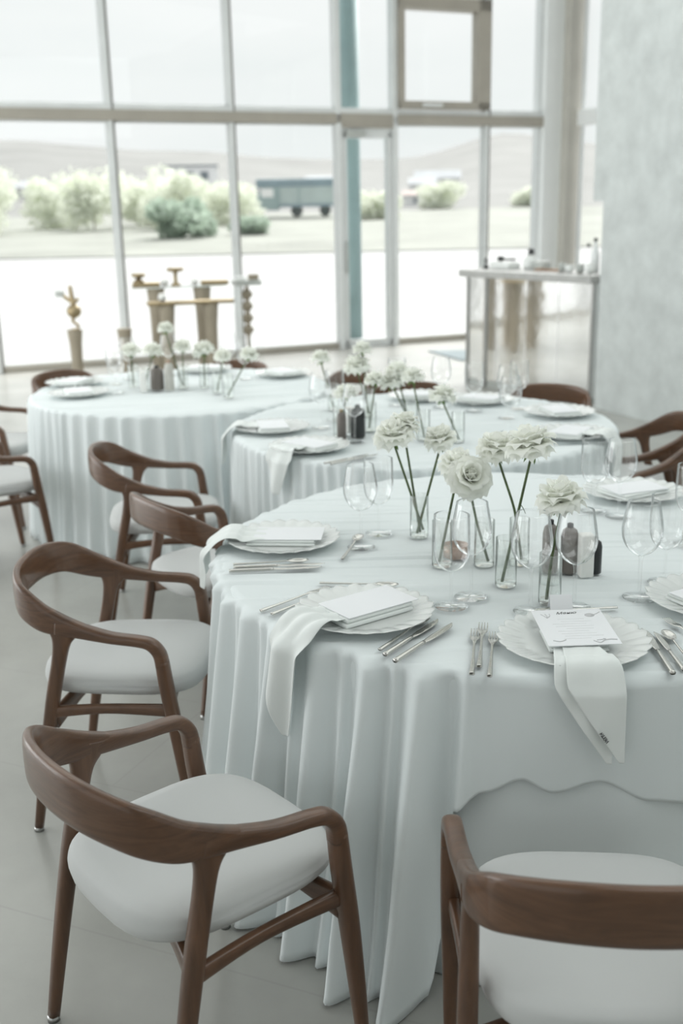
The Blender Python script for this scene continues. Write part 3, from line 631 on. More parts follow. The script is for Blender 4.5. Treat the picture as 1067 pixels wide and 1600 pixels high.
def napkin(name, label, P, T, R, tail=.16, wid=.15, skew=0, slab=(.19, .135, .016), slab_rz=0, tip=.2, ripple=.006, out_deg=None, zlift=.0, long_start=.05, widen=1.0, lettering=False):
    """folded linen lying in the plate with one end falling over the table edge"""
    t = thing(name, label, 'napkin', (P[0], P[1], 0), group='folded linen napkins')
    sx, sy, sz = slab; zb = ZT + .0095 + zlift
    # folded pad: two soft layers
    bm = bmesh.new()
    for k in range(2):
        bx(bm, (0.002 * k, .003 * k, zb + sz / 4 + k * sz / 2), (sx - .006 * k, sy - .004 * k, sz * .47), slab_rz, .0035)
    mesh_obj('folded_pad', bm, NAPKIN, t)
    d = Vector((P[0] - T[0], P[1] - T[1])); rc = d.length; th = math.atan2(d.y, d.x) if out_deg is None else math.radians(out_deg)
    if tail > 0:
        u = Vector((math.cos(th), math.sin(th))); v = Vector((-u.y, u.x))
        # where the straight path along u from the plate meets the table edge
        b_ = d.dot(u); disc = b_ * b_ - (rc * rc - (R + .012) ** 2); edge = -b_ + math.sqrt(max(disc, 1e-6))
        NS, NU = 34, 15; rimp = .158; rings = []
        total = edge - long_start + tail; verts = []; bm = bmesh.new()
        for i in range(NS + 1):
            s = long_start + total * i / NS
            if s < edge:
                a = s; zz = zb + sz * .5
                if s < rimp: zz = max(zb + sz * (.5 if s < slab[1] * .5 else .2), ZT + .030 if s > .12 else 0)
                else: zz = ZT + .030 + (ZT + .007 - ZT - .030) * min(1, (s - rimp) / .05)
                if edge < rimp + .06: zz = max(zz, ZT + .022) if s < rimp + .012 else zz
                e2 = (edge - s)
                if e2 < .03: zz -= .012 * (1 - e2 / .03) ** 2
                pos = a; 
            else: pos = edge + .012 * min(1, (s - edge) / .02) + .05 * (s - edge); zz = ZT - .006 - (s - edge)
            f = i / NS; fh = max(0, (s - edge) / tail)
            wd = wid * (.62 + .38 * min(1, (s - long_start) / max(edge - long_start, .01))) * widen
            lo, hi = -wd / 2, wd / 2
            if fh > 0:      # taper to a hanging corner
                if skew > 0: lo = lo + (hi - .01 - lo) * min(1, fh) ** 1.05
                elif skew < 0: hi = hi - (hi - .01 - lo) * min(1, fh) ** 1.05
                else: lo *= 1 - fh * (1 - tip); hi *= 1 - fh * (1 - tip)
            row = []
            for j in range(NU):
                uu = lo + (hi - lo) * j / (NU - 1); rp = ripple * math.sin(uu * 62 + 1.3 * f * 3 + P[0] * 9) * (.4 + .6 * f)
                xy = u * (pos + (rp + ripple if s >= edge else 0)) + v * uu
                row.append(bm.verts.new((xy.x, xy.y, zz + (abs(rp) if s < edge else 0))))
            verts.append(row)
        for a, b in zip(verts, verts[1:]):
            for j in range(NU - 1): bm.faces.new((a[j], a[j + 1], b[j + 1], b[j]))
        tl = mesh_obj('hanging_end', bm, NAPKIN, t, mods=[('SOLIDIFY', dict(thickness=.002, offset=1)), ('SUBSURF', dict(levels=1, render_levels=1))])
    return t
def card(label, P, z, size, rz, tilt=0, name='menu_card'):
    o = thing(name, label, 'card', (P[0], P[1], z), rz, 'cards on the plates'); o.rotation_euler = (tilt, 0, rz)
    mesh_obj('sheet', box((0, 0, .001), (size[0], size[1], .0018)), PAPER, o, smooth=False); return o
def text_mesh(name, body, size, m, parent, loc, rz=0, shear=0, ext=.0002):
    cu = bpy.data.curves.new(name, 'FONT'); cu.body = body; cu.size = size; cu.align_x = 'CENTER'; cu.shear = shear; cu.extrude = ext
    tmp = bpy.data.objects.new(name, cu); COL.objects.link(tmp); dg = bpy.context.evaluated_depsgraph_get(); me = bpy.data.meshes.new_from_object(tmp.evaluated_get(dg)); bpy.data.objects.remove(tmp)
    me.materials.clear(); me.materials.append(m); o = bpy.data.objects.new(name, me); o.location = loc; o.rotation_euler.z = rz; return link(o, parent)

def stem_prof(bowl, foot_r, stem_h):
    return [(foot_r * .02, .0035), (foot_r, .0008), (foot_r, .0022), (foot_r * .55, .0045), (.009, .0085), (.0048, .018), (.0042, stem_h * .55), (.0048, stem_h * .92), (.008, stem_h)] + [(r, stem_h + z) for r, z in bowl]
def make_wine(label):
    t = thing('wine_glass', label, 'wine glass', group='stemmed wine glasses')
    bl = catmull([(.010, .001), (.030, .014), (.045, .038), (.0495, .065), (.046, .095), (.0385, .136)], 5)
    mesh_obj('bowl', lathe([(.002, -.001)] + bl + [(.0375, .1362), (.0385, .1355)], 40), GLASS, t, loc=(0, 0, .109))
    mesh_obj('stem', lathe(stem_prof([], .01, .110)[3:], 20), GLASS, t)
    mesh_obj('foot', lathe([(.0, .0004), (.040, .0004), (.0405, .0016), (.036, .003), (.02, .0055), (.008, .0095), (.0, .0096)], 36), GLASS, t); return t
def make_goblet(label):
    t = thing('water_goblet', label, 'goblet', group='straight-sided water goblets')
    bl = catmull([(.010, .001), (.028, .012), (.040, .032), (.0445, .06), (.0445, .10), (.043, .142)], 5)
    mesh_obj('bowl', lathe([(.002, -.001)] + bl + [(.0418, .1422), (.043, .1412)], 40), GLASS, t, loc=(0, 0, .089))
    mesh_obj('stem', lathe(stem_prof([], .01, .090)[3:], 20), GLASS, t)
    mesh_obj('foot', lathe([(.0, .0004), (.041, .0004), (.0415, .0016), (.036, .003), (.02, .0055), (.008, .0095), (.0, .0096)], 36), GLASS, t); return t
WG = GB = None
def wine(x, y, label, rz=0):
    global WG
    if WG is None: WG = make_wine(label); WG.location = (x, y, ZT); return WG
    return dup(WG, (x, y, ZT), rz, label)
def goblet(x, y, label, rz=0):
    global GB
    if GB is None: GB = make_goblet(label); GB.location = (x, y, ZT); return GB
    return dup(GB, (x, y, ZT), rz, label)

# cutlery, lying along local +y, handle towards -y
def plate_strip(sec, n=8):
    """sec: (y, half width, z, half thickness)"""
    return sweep([(0, y, z, wd, th) for y, wd, z, th in sec], n=12, e=.8, k=4)
def make_fork():
    bm = plate_strip([(-.125, .0055, .004, .0032), (-.12, .0065, .004, .0036), (-.08, .005, .0045, .003), (-.02, .0035, .005, .0024), (.03, .0034, .0065, .0022), (.05, .006, .0075, .0016), (.062, .0105, .0065, .0012), (.078, .0118, .0045, .0011)])
    for k in range(4):
        x = -.0098 + k * .00653; sweep([(x, .074, .0047, .0019, .0011), (x, .1, .0032, .0017, .001), (x * .97, .122, .0060, .001, .0008)], n=6, e=.9, bm=bm, k=4)
    return mesh_obj('dinner_fork', bm, STEEL)
def make_knife():
    bm = plate_strip([(-.125, .0058, .005, .0042), (-.12, .0068, .005, .0046), (-.05, .006, .005, .0042), (-.005, .0048, .005, .0038)])
    plate_strip_b = sweep([(0, -.01, .005, .0045, .0022), (.001, .02, .005, .0085, .0011), (.0015, .07, .005, .0095, .0009), (.001, .105, .005, .0078, .0008), (-.003, .126, .005, .0015, .0006)], n=12, e=.9, k=4, bm=bm)
    return mesh_obj('table_knife', bm, STEEL)
def make_spoon():
    bm = plate_strip([(-.125, .005, .004, .0028), (-.12, .006, .004, .003), (-.07, .0045, .0045, .0026), (0, .003, .006, .002), (.045, .0028, .0085, .0018)])
    n = 14; rings = []
    for k in range(7):
        ph = k / 6; ring = []
        for i in range(n):
            th = TAU * i / n; ring.append((.0175 * ph * math.cos(th), .079 + .036 * ph * math.sin(th) * (1 - .12 * math.sin(th)), .001 + .008 * ph ** 2))
        rings.append(ring)
    rings_to_bm(bm, rings, True, True, False)
    return mesh_obj('dessert_spoon', bm, STEEL, mods=[('SOLIDIFY', dict(thickness=.001))])
CUT = {}
def cutlery(kind, a, b, label, z=ZT + .0008, group='silver cutlery on the tables'):
    """a: handle end, b: working end (table plane)"""
    mk = dict(fork=make_fork, knife=make_knife, spoon=make_spoon)[kind]
    if kind not in CUT: CUT[kind] = mk(); o = CUT[kind]
    else: o = CUT[kind].copy(); COL.objects.link(o)
    d = Vector(b) - Vector(a); m_ = (Vector(a) + Vector(b)) / 2; o.location = (m_.x, m_.y, z); o.rotation_euler.z = math.atan2(d.y, d.x) - PI / 2
    o.scale = (d.length / .25,) * 3 if abs(d.length / .25 - 1) < .3 else (1, 1, 1)
    return tag(o, label, kind, group)

# bud vases
VZ = None
def vase(x, y, label, h=1.0):
    global VZ
    if VZ is None:
        t = thing('bud_vase', label, 'vase', (x, y, ZT), group='clear cylinder bud vases')
        mesh_obj('cylinder_wall', lathe([(.0, .002), (.0268, .002), (.0275, .004), (.0275, .126), (.027, .1275), (.0262, .126), (.0262, .012)], 36), VASEG, t)
        mesh_obj('thick_base', lathe([(0, 0), (.0258, 0), (.0265, .002), (.0265, .009), (.0, .009)], 32), VASEG, t)
        mesh_obj('water', lathe([(.0, .0505), (.0235, .0505), (.0255, .052)], 32), WATER, t)
        VZ = t; return t
    return dup(VZ, (x, y, ZT), 0, label)
# roses
def petal(bm, th, tilt, L, W, cup, curl, z0, r0, rnd, ru=.055):
    NU, NV = 7, 7; g = []
    ct, st = math.cos(th), math.sin(th); ph0 = rnd.uniform(0, TAU)
    for i in range(NV):
        v = i / (NV - 1); row = []
        ang = tilt + curl * v * v                    # angle from vertical, opens outwards
        # integrate along the petal length
        rr, zz = r0, z0; N = 8
        for k in range(N):
            q = v * (k + .5) / N; a = tilt * (.35 + .65 * min(1, q * 2)) + curl * q * q; rr += math.sin(a) * L * v / N; zz += math.cos(a) * L * v / N
        wv = W * math.sin(PI * min(.93, .12 + .74 * v ** .8)) ** .7
        for j in range(NU):
            u = -1 + 2 * j / (NU - 1); x = u * wv; off = cup * (u * u) * wv
            wob = ru * W * math.sin(3 * u + ph0) * v * v * .5 + ru * W * .35 * math.sin(7 * u + ph0 * 2) * v ** 3
            lx, ly, lz = rr - off * math.cos(ang) + wob * .6, x, zz + off * math.sin(ang) * .8 + wob - .25 * L * (abs(u) ** 3) * v ** 3
            row.append(bm.verts.new((lx * ct - ly * st, lx * st + ly * ct, lz)))
        g.append(row)
    for a, b in zip(g, g[1:]):
        for j in range(NU - 1): bm.faces.new((a[j], a[j + 1], b[j + 1], b[j]))
def bloom_mesh(seed):
    """open white rose head, calyx at the origin, about 12 cm across"""
    rnd = random.Random(seed); bm = bmesh.new(); g = 2.39996; th = rnd.uniform(0, 6)
    for n, tl, L, W, cup, curl, z0, r0 in ((4, .05, .040, .014, .75, -.35, .026, .002), (5, .16, .048, .020, .65, -.25, .020, .006), (6, .34, .056, .026, .5, .15, .014, .009), (7, .56, .060, .030, .42, .55, .009, .010), (8, .80, .060, .033, .32, .85, .006, .010), (8, 1.08, .058, .033, .26, 1.05, .003, .010), (7, 1.40, .052, .031, .16, .95, .001, .009)):
        for _ in range(n): petal(bm, th + rnd.uniform(-.2, .2), tl + rnd.uniform(-.1, .1), L * rnd.uniform(.9, 1.1), W * rnd.uniform(.92, 1.12), cup, curl * rnd.uniform(.8, 1.2), z0, r0, rnd); th += g
    me = bpy.data.meshes.new('bloom'); bm.to_mesh(me); bm.free(); me.materials.append(PETAL); me.polygons.foreach_set('use_smooth', [True] * len(me.polygons)); return me
BLOOMS = [bloom_mesh(s) for s in (11, 23, 37)]
def sepal_bm():
    bm = lathe([(0, -.012), (.005, -.011), (.0078, -.004), (.006, .004), (0, .005)], 12)
    for k in range(5):
        a = TAU * k / 5; c, s = math.cos(a), math.sin(a)
        P = [(.006, -.002, .004), (.014, -.003, .005), (.02, -.012, .003), (.023, -.02, .0004)]; L = [bm.verts.new((x * c - wd * s, x * s + wd * c, z)) for x, z, wd in P]; R_ = [bm.verts.new((x * c + wd * s, x * s - wd * c, z)) for x, z, wd in P]
        for q in range(3): bm.faces.new((L[q], L[q + 1], R_[q + 1], R_[q]))
    return bm
SEP = None
nrose = [0]
def rose(base, head, label, tilt=(0, 0), sc=1.0, leaf=False, bend=0.0):
    """base: foot of the stem in the vase; head: middle of the bloom"""
    global SEP
    b = Vector(base); h = Vector(head); t = thing('white_rose', label, 'rose', b, group='long-stemmed white roses')
    d = (h - b); cal = d - Vector((0, 0, .034 * sc))
    mid = cal * .5 + Vector((bend, 0, 0))
    mesh_obj('stem', tube([(0, 0, 0), tuple(cal * .25 + Vector((bend * .6, 0, 0))), tuple(mid), tuple(cal * .8 + Vector((bend * .4, 0, 0))), tuple(cal)], .0040, .0031, n=10, k=5), STEM, t)
    o = bpy.data.objects.new('bloom', BLOOMS[nrose[0] % 3]); nrose[0] += 1; o.location = cal; o.rotation_euler = (tilt[0], tilt[1], nrose[0] * 1.3); o.scale = (sc,) * 3; link(o, t)
    if SEP is None: s = mesh_obj('calyx', sepal_bm(), SEPAL, t); SEP = s.data
    else: s = bpy.data.objects.new('calyx', SEP); link(s, t)
    s.location = cal; s.rotation_euler = (tilt[0], tilt[1], 0)
    if leaf:
        q = cal * .62; mesh_obj('thorn_leaf', sweep([(q.x, q.y, q.z, .003, .001), (q.x + .008, q.y, q.z - .012, .005, .001), (q.x + .014, q.y, q.z - .026, .001, .0006)], n=8, e=1), STEM, t)
    return t

# ---- front table settings
charger(-.172, 2.962, 'scalloped white plate at the left side of the front table'); charger(.050, 2.362, 'scalloped white plate front left, under the blank white card'); charger(.503, 2.157, 'scalloped white plate with the printed menu, front centre')
charger(.975, 3.415, 'scalloped white plate at the far right of the front table'); charger(.900, 2.395, 'scalloped white plate cut by the right edge')
napkin('linen_napkin', 'white napkin on the left plate of the front table, ruffled over the left edge', (-.172, 2.962), T1, R1, tail=.13, wid=.17, slab=(.2, .13, .016), slab_rz=-.1, ripple=.014, out_deg=178)
napkin('linen_napkin', 'white napkin under the blank card, its end falling at front left', (.050, 2.362), T1, R1, tail=.24, wid=.15, slab=(.2, .125, .022), slab_rz=.62, ripple=.02, out_deg=213, skew=0, tip=.12)
napkin('linen_napkin', 'white napkin under the printed menu, corner hanging over the front edge', (.503, 2.157), T1, R1, tail=.170, wid=.122, slab=(.13, .12, .014), slab_rz=0, ripple=.004, skew=1, out_deg=-88)
napkin('linen_napkin', 'white napkin on the far right plate of the front table', (.975, 3.415), T1, R1, tail=0, slab=(.2, .14, .016), slab_rz=.5)
napkin('linen_napkin', 'white napkin on the plate cut by the right edge', (.900, 2.395), T1, R1, tail=0, slab=(.2, .14, .016), slab_rz=.5)
ztop = ZT + .0265
card('blank white card on the left plate of the front table', (-.155, 2.965), ztop, (.20, .125), -.08)
card('blank white card on the tilted napkin pad at front left', (.060, 2.372), ztop + .006, (.205, .125), .62)
card('blank white card on the far right plate of the front table', (.975, 3.415), ztop, (.19, .125), .35)
card('blank white card on the plate cut by the right edge', (.900, 2.395), ztop, (.19, .125), .5)
mc = card('printed menu card with script heading, front centre plate', (.512, 2.185), ztop + .006, (.158, .185), .03, .05)
text_mesh('script_heading', 'Меню', .0165, INK, mc, (-.004, .068, .0021), .06, .45)
bm = bmesh.new()
for k in range(9): bx(bm, (.0 + .01 * math.sin(k * 2.1), .04 - k * .0125, .0021), (.06 + .025 * ((k * 5) % 4) / 3, .0012, .0003))
mesh_obj('printed_lines', bm, mat('pale_print', (.76, .77, .78), .8), mc, smooth=False)
bm = lathe([(0, .002), (.009, .002), (.009, .0024), (0, .0024)], 20, off=(.047, .058, 0)); bmesh.ops.scale(bm, vec=(1.25, 1, 1), space=Matrix.Translation((-.047, 0, 0)), verts=bm.verts[:])
tube([(.058, .06, .0022), (.066, .066, .0022), (.074, .074, .0022)], .0008, bm=bm)
for k in range(3): tube([(-.052, .048, .0022), (-.056 + .006 * k, .058, .0022), (-.062 + .01 * k, .07, .0022)], .0009, bm=bm)
tube([(-.064, -.068, .0022), (-.05, -.074, .0022), (-.036, -.066, .0022)], .0012, bm=bm)
tube([(.022, -.074, .0022), (.034, -.084, .0022), (.046, -.074, .0022), (.058, -.070, .0022), (.074, -.072, .0022)], .0013, bm=bm); tube([(.03, -.072, .0022), (.05, -.068, .0022), (.045, -.066, .0022)], .001, bm=bm)
mesh_obj('printed_drawings', bm, GREYINK, mc)
pc = card('small upright place card behind the printed menu', (.508, 2.306), ZT + .026, (.05, .002), .0, 0, 'place_card')
for c in pc.children: bpy.data.objects.remove(c)
bm = bmesh.new(); rings_to_bm(bm, [[(x, 0, 0), (x, .018, .036), (x, .019, .036), (x, .0012, 0)] for x in (-.026, .026)]); rings_to_bm(bm, [[(x, .037, 0), (x, .018, .036), (x, .019, .0365), (x, .0385, 0)] for x in (-.026, .026)]); mesh_obj('folded_sheet', bm, PAPER, pc, smooth=False)
pc.location.z = ZT + .0215
# stitched mark at the napkin corner (reads along the slanting edge)
for o in list(COL.objects):
    if o.get('label', '').startswith('white napkin under the printed menu'): NP = o
bm = bmesh.new()
def stitch(p): return p
for k, seg in enumerate((((0, 0), (.1, .9), (.5, .2), (.9, 1)), ((1.2, 0), (1.6, 1), (2.0, 0), (1.4, .4)), ((2.3, 0), (3.1, 1), (2.7, .5), (2.4, 1), (3.1, 0)), ((3.5, 0), (3.5, 1), (4.1, .1), (4.1, 1)), ((4.5, 0), (4.9, 1), (5.3, 0)))):
    tube([(a * .0052, b * .008, 0) for a, b in seg], .0007, n=6, bm=bm, k=2)
mk = mesh_obj('stitched_mark', bm, INK, NP)
# glasses of the front table
goblet(.111, 3.04, 'water goblet standing alone at the back left of the front table'); wine(.055, 2.905, 'wine glass just in front of the lone back left goblet')
goblet(.262, 2.418, 'water goblet right of the blank card plate, left of its pair'); wine(.318, 2.480, 'wine glass right of the blank card plate, right of its pair')
wine(.446, 2.372, 'wine glass behind the printed menu, left of its pair'); wine(.556, 2.392, 'wine glass behind the printed menu, in front of the dark bottles')
wine(.728, 2.450, 'wine glass at right, left of the right edge pair'); goblet(.822, 2.555, 'water goblet at right, beside the right edge wine glass')
goblet(.800, 3.235, 'water goblet before the far right plate, left of its pair'); wine(.862, 3.165, 'wine glass before the far right plate, right of its pair')
goblet(.985, 2.87, 'water goblet at the right edge below the far right plate')
# vases and roses of the front table
VS = dict(v0=(.270, 2.725), v1=(.229, 2.999), v2=(.384, 2.725), v3=(.417, 2.560), v4=(.479, 2.73), v5=(.503, 2.425))
for k, lb in (('v0', 'bud vase seen through the pair of glasses right of the blank card'), ('v1', 'bud vase farthest back with three roses on the front table'), ('v2', 'bud vase in the middle holding the camera-facing rose'), ('v3', 'bud vase nearest in the centre group, holding the tallest rose'), ('v4', 'bud vase partly behind the nearest one in the centre group'), ('v5', 'bud vase between the two wine glasses behind the menu')):
    vase(*VS[k], lb)
zs = ZT + .012
rose((.240, 2.995, zs + .01), (.155, 2.999, 1.075), 'white rose leaning left in the farthest vase of the front table', (0, -.25), 1.0)
rose((.232, 3.004, zs), (.186, 3.03, 1.100), 'white rose behind the left leaning one in the farthest vase', (.2, -.1), .8)
rose((.222, 2.993, zs), (.292, 2.999, 1.062), 'white rose leaning right in the farthest vase of the front table', (0, .25), .82)
rose((.262, 2.722, zs), (.312, 2.735, 1.045), 'white rose half behind the camera-facing rose', (.1, .2), .9)
rose((.394, 2.720, zs), (.334, 2.700, 1.035), 'white rose turned to face the camera, centre of the front table', (.95, -.1), 1.0, bend=-.004)
rose((.486, 2.730, zs), (.412, 2.715, 1.095), 'white rose left of the tallest one, in the centre vases', (0, -.15), .95, bend=.012)
rose((.406, 2.552, zs), (.474, 2.560, 1.135), 'tallest white rose in the centre of the front table', (0, .18), 1.08, leaf=True)
rose((.494, 2.418, zs), (.526, 2.430, 1.032), 'white rose nearest the menu, above the two wine glasses', (.1, .15), 1.0, bend=-.004)
# dark bottles, white box and votive in the table centre
def bottle(name, label, x, y, r, h, m, capm):
    o = thing(name, label, 'bottle', (x, y, ZT), 0, 'dark bottles in the table centres')
    mesh_obj('body', lathe([(0, 0), (r - .002, 0), (r, .003), (r, h * .74), (r * .8, h * .86), (r * .32, h * .92), (0, h * .92)], 28), m, o)
    mesh_obj('cap', lathe([(0, h * .9), (r * .36, h * .9), (r * .36, h * .985), (r * .25, h), (0, h)], 16), capm, o); return o
bottle('table_bottle', 'taupe bottle at the left of the dark group on the front table', .548, 2.655, .021, .145, BRONZE, BLACK)
bottle('table_bottle', 'taupe bottle beside the white box on the front table', .598, 2.652, .023, .135, BRONZE, BLACK)
bottle('table_bottle', 'slim black bottle at the right of the dark group on the front table', .664, 2.64, .017, .10, BLACK, BLACK)
simple('white_holder', 'white upright block among the dark bottles on the front table', 'candle holder', box((0, 0, .058), (.036, .036, .116), .1, .005), WAX, (.633, 2.615, ZT), 0)
simple('copper_votive', 'small copper votive cup seen through the glasses right of the blank card', 'votive', lathe([(0, 0), (.03, 0), (.034, .003), (.036, .036), (.033, .036), (.031, .005), (0, .005)], 28), COPPER, (.315, 2.80, ZT))
# cutlery of the front table
cutlery('knife', (-.304, 2.700), (-.058, 2.722), 'knife nearest us in front of the left plate of the front table'); cutlery('knife', (-.295, 2.730), (-.050, 2.748), 'knife in the middle of those before the left plate'); cutlery('spoon', (-.300, 2.762), (-.080, 2.775), 'spoon closest to the left plate of the front table')
cutlery('spoon', (.0, 2.79), (.058, 3.02), 'dessert spoon standing out right of the left plate')
cutlery('fork', (-.200, 2.402), (-.034, 2.563), 'outer fork left of the blank card plate'); cutlery('fork', (-.172, 2.378), (-.012, 2.545), 'inner fork left of the blank card plate')
cutlery('knife', (.088, 2.120), (.222, 2.318), 'outermost knife right of the blank card plate'); cutlery('knife', (.108, 2.085), (.252, 2.290), 'knife nearest us right of the blank card plate'); cutlery('spoon', (.078, 2.150), (.205, 2.345), 'spoon right of the blank card plate')
cutlery('spoon', (-.06, 2.595), (.155, 2.555), 'dessert spoon behind the blank card plate')
cutlery('fork', (.262, 2.012), (.301, 2.255), 'leftmost of three forks left of the menu plate'); cutlery('fork', (.282, 2.048), (.324, 2.292), 'middle fork of three left of the menu plate, set higher'); cutlery('fork', (.297, 2.000), (.340, 2.235), 'rightmost of three forks left of the menu plate')
cutlery('spoon', (.655, 2.375), (.440, 2.350), 'dessert spoon behind the menu plate')
cutlery('knife', (.672, 1.995), (.678, 2.235), 'knife closest to the menu plate on its right'); cutlery('knife', (.700, 2.012), (.700, 2.215), 'middle knife right of the menu plate'); cutlery('spoon', (.728, 2.02), (.722, 2.232), 'spoon farthest right of the menu plate')
cutlery('fork', (.80, 2.10), (.748, 2.300), 'fork at the right edge beside the cut-off plate'); cutlery('spoon', (1.0, 2.53), (.792, 2.452), 'dessert spoon at the right edge behind the cut-off plate')

# ---- middle table
M2 = [((-.300, 4.655), 'far left of the middle table', 177), ((-.125, 4.245), 'front left of the middle table', 222), ((.715, 5.268), 'back right of the middle table, below the bar', None), ((1.030, 4.890), 'right of the middle table before the chair back', None), ((.975, 4.390), 'front right of the middle table', -30), ((.414, 5.410), 'back of the middle table behind the roses', None)]
for (x, y), lb, od in M2:
    charger(x, y, 'scalloped white plate at the ' + lb); a = math.atan2(y - T2[1], x - T2[0]) + PI / 2
    napkin('linen_napkin', 'white folded napkin at the ' + lb, (x, y), T2, R2, tail=.15 if od is not None else 0, wid=.15, slab=(.2, .14, .016), slab_rz=a, ripple=.01, out_deg=od)
    card('white card at the ' + lb, (x, y), ztop, (.19, .125), a)
for f, (x, y), lb in ((wine, (-.085, 4.70), 'wine glass right of the far left plate of the middle table'), (goblet, (-.02, 4.88), 'water goblet behind the far left plate of the middle table'), (wine, (.062, 4.36), 'wine glass before the dark bottle of the middle table'), (goblet, (.645, 5.02), 'water goblet left of the back right plate of the middle table'), (wine, (.775, 4.83), 'wine glass left of the right plates of the middle table'), (goblet, (.868, 5.07), 'water goblet below the bar front, middle table'), (wine, (.735, 4.50), 'wine glass left of the front right plate of the middle table'), (goblet, (.29, 5.23), 'water goblet at the back of the middle table'), (wine, (.50, 5.15), 'wine glass at the back of the middle table')):
    f(x, y, lb)
for x, y, lb in ((.000, 4.50, 'bud vase left of the dark bottle on the middle table'), (.135, 4.60, 'bud vase right of the dark bottle on the middle table'), (.318, 4.649, 'bud vase under the front rose cluster of the middle table'), (.352, 4.38, 'bud vase nearest us on the middle table'), (.491, 4.32, 'bud vase at the right of the rose row on the middle table'), (-.028, 5.139, 'bud vase at the back left of the middle table'), (.138, 4.949, 'bud vase in the middle of the middle table')):
    vase(x, y, lb)
rose((.322, 4.649, zs), (.237, 4.649, .955 + .02), 'white rose low in the front cluster of the middle table', (.1, -.15), .95); rose((.312, 4.652, zs), (.262, 4.66, 1.02), 'white rose above the low one in the front cluster', (0, -.1), .95)
rose((.356, 4.376, zs), (.308, 4.38, 1.035), 'white rose at the right top of the front cluster, middle table', (0, .1), .85); rose((.495, 4.32, zs), (.424, 4.31, .968), 'white rose alone at the right of the middle table', (.1, -.1), 1.0)
rose((-.028, 5.139, zs), (-.085, 5.139, 1.022), 'white rose alone at the back left of the middle table', (0, -.1), .85); rose((.142, 4.949, zs), (.088, 4.949, 1.007), 'white rose low in the back cluster of the middle table', (.1, -.1), 1.1); rose((.134, 4.952, zs), (.113, 4.96, 1.084), 'white rose topping the back cluster of the middle table', (0, .1), .8)
rose((.004, 4.50, zs), (.03, 4.52, .90 + .05), 'white rose head low over the dark bottle, middle table', (0, .1), .85); rose((.130, 4.60, zs), (.16, 4.62, .99), 'white rose behind the dark bottle of the middle table', (0, .1), .8)
bottle('table_bottle', 'taupe bottle on the middle table', .008, 4.42, .020, .13, BRONZE, GOLD); bottle('table_bottle', 'black bottle on the middle table',   .078, 4.47, .032, .14, BLACK, BLACK)
simple('white_holder', 'white upright block behind the bottles of the middle table', 'candle holder', box((0, 0, .058), (.036, .036, .116), .4, .005), WAX, (.045, 4.56, ZT))
cutlery('knife', (-.06, 3.96), (.115, 4.105), 'knife nearest us on the middle table'); cutlery('knife', (-.035, 3.945), (.15, 4.10), 'knife beside the nearest one on the middle table'); cutlery('spoon', (.80, 4.27), (.72, 4.46), 'spoon left of the front right plate, middle table')
# ---- back left table
M3 = [((-1.535, 6.135), 'upper left of the back left table'), ((-1.42, 5.745), 'front left of the back left table'), ((-.335, 6.33), 'right end of the back left table'), ((-.83, 6.58), 'far side of the back left table')]
for (x, y), lb in M3:
    charger(x, y, 'scalloped white plate at the ' + lb); a = math.atan2(y - T3[1], x - T3[0]) + PI / 2
    napkin('linen_napkin', 'white folded napkin at the ' + lb, (x, y), T3, R3, tail=0, slab=(.22, .15, .018), slab_rz=a); card('white card at the ' + lb, (x, y), ztop + .002, (.19, .125), a)
for f, (x, y), lb in ((goblet, (-1.30, 6.13), 'water goblet right of the upper left plate, back left table'), (wine, (-1.25, 6.32), 'wine glass behind the upper left plate, back left table'), (goblet, (-1.22, 5.80), 'water goblet right of the front left plate, back left table'), (wine, (-.66, 6.40), 'wine glass at the far side of the back left table'), (goblet, (-.55, 6.22), 'water goblet at the right of the back left table'), (wine, (-1.03, 6.45), 'wine glass at the back of the back left table')):
    f(x, y, lb)
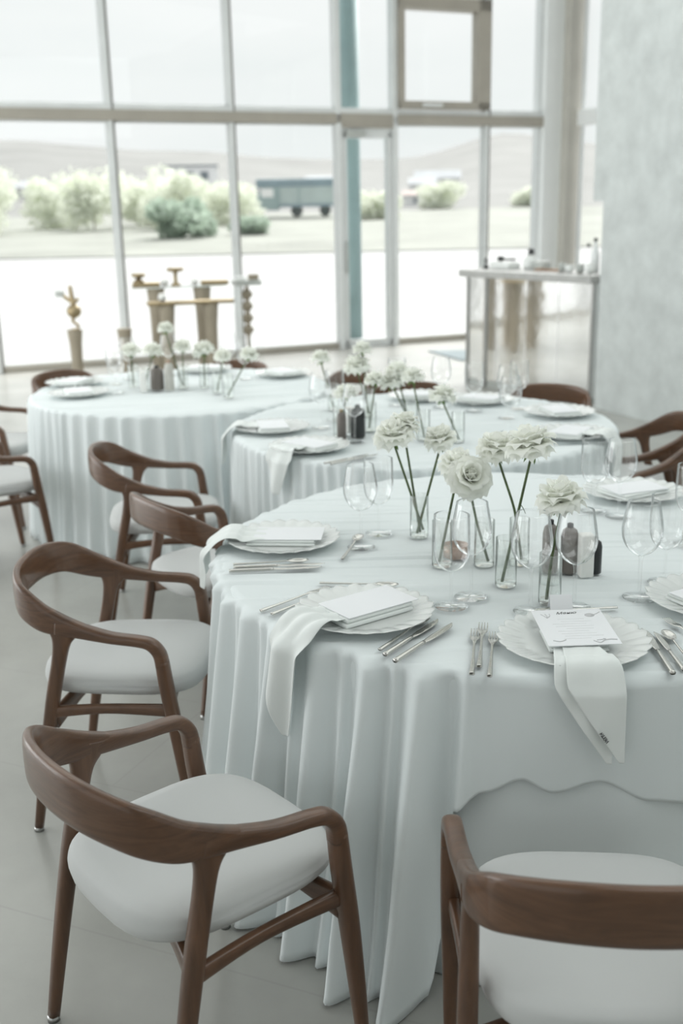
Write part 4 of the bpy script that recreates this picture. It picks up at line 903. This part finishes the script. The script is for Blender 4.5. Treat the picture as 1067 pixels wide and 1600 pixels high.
for x, y, lb in ((-1.165, 5.988, 'bud vase farthest left on the back left table'), (-1.085, 5.892, 'bud vase left of the dark bottle on the back left table'), (-.875, 5.925, 'bud vase right of the pale bottle on the back left table'), (-.752, 5.911, 'bud vase in the rose row right of centre, back left table'), (-.584, 5.56, 'bud vase at the right edge of the back left table'), (-.66, 5.72, 'bud vase second from the right, back left table')):
    vase(x, y, lb)
rose((-.878, 5.928, zs), (-.955, 5.928, 1.10), 'tallest white rose of the back left table', (0, -.2), .8); rose((-1.165, 5.988, zs), (-1.168, 5.988, .975), 'leftmost white rose of the back left table', (0, -.1), 1.0); rose((-1.088, 5.89, zs), (-1.027, 5.88, .985), 'second white rose from the left, back left table', (0, .1), 1.0)
rose((-.868, 5.922, zs), (-.868, 5.925, 1.0), 'white rose right of the tallest one, back left table', (0, 0), .9); rose((-.752, 5.911, zs), (-.747, 5.911, .98), 'white rose beside the large round one, back left table', (.3, .1), 1.1); rose((-.66, 5.72, zs), (-.622, 5.72, .968), 'low white rose right of centre, back left table', (0, .2), .8); rose((-.588, 5.56, zs), (-.472, 5.547, .995), 'rightmost white rose of the back left table, long slanted stem', (0, .3), .85)
bottle('table_bottle', 'dark bottle on the back left table', -1.012, 5.885, .038, .135, BRONZE, BLACK); bottle('table_bottle', 'pale bottle beside the dark one, back left table', -.940, 5.86, .026, .165, mat('pale_bottle', (.55, .54, .5), .3, nscale=6, namt=.1), COPPER)
simple('white_holder', 'white upright block left of the dark bottle, back left table', 'candle holder', box((0, 0, .058), (.036, .036, .116), .2, .005), WAX, (-1.075, 5.80, ZT))

# place the stitched mark on the hanging corner of the menu napkin
for c in NP.children:
    if c.name.startswith('hanging_end'): HE = c
co = [v.co for v in HE.data.vertices]; NU = 15
rows = len(co) // NU
p0 = co[(rows - 9) * NU]; p1 = co[(rows - 3) * NU]; ex = (p1 - p0).normalized()
nrm = Vector((T1[0] - T1[0] + (NP.location.x - T1[0]), NP.location.y - T1[1], 0)).normalized(); ey = nrm.cross(ex).normalized()
mm = Matrix((ex, ey, ex.cross(ey))).transposed().to_4x4(); mm.translation = p0 + nrm * .006 + ey * .002
mk.matrix_local = mm
uf = HE.copy(); COL.objects.link(uf); uf.name = 'under_fold'; uf.parent = NP; uf.location = HE.location + Vector((-.014, .008, -.004)); uf.rotation_euler = (0, 0, -.05)
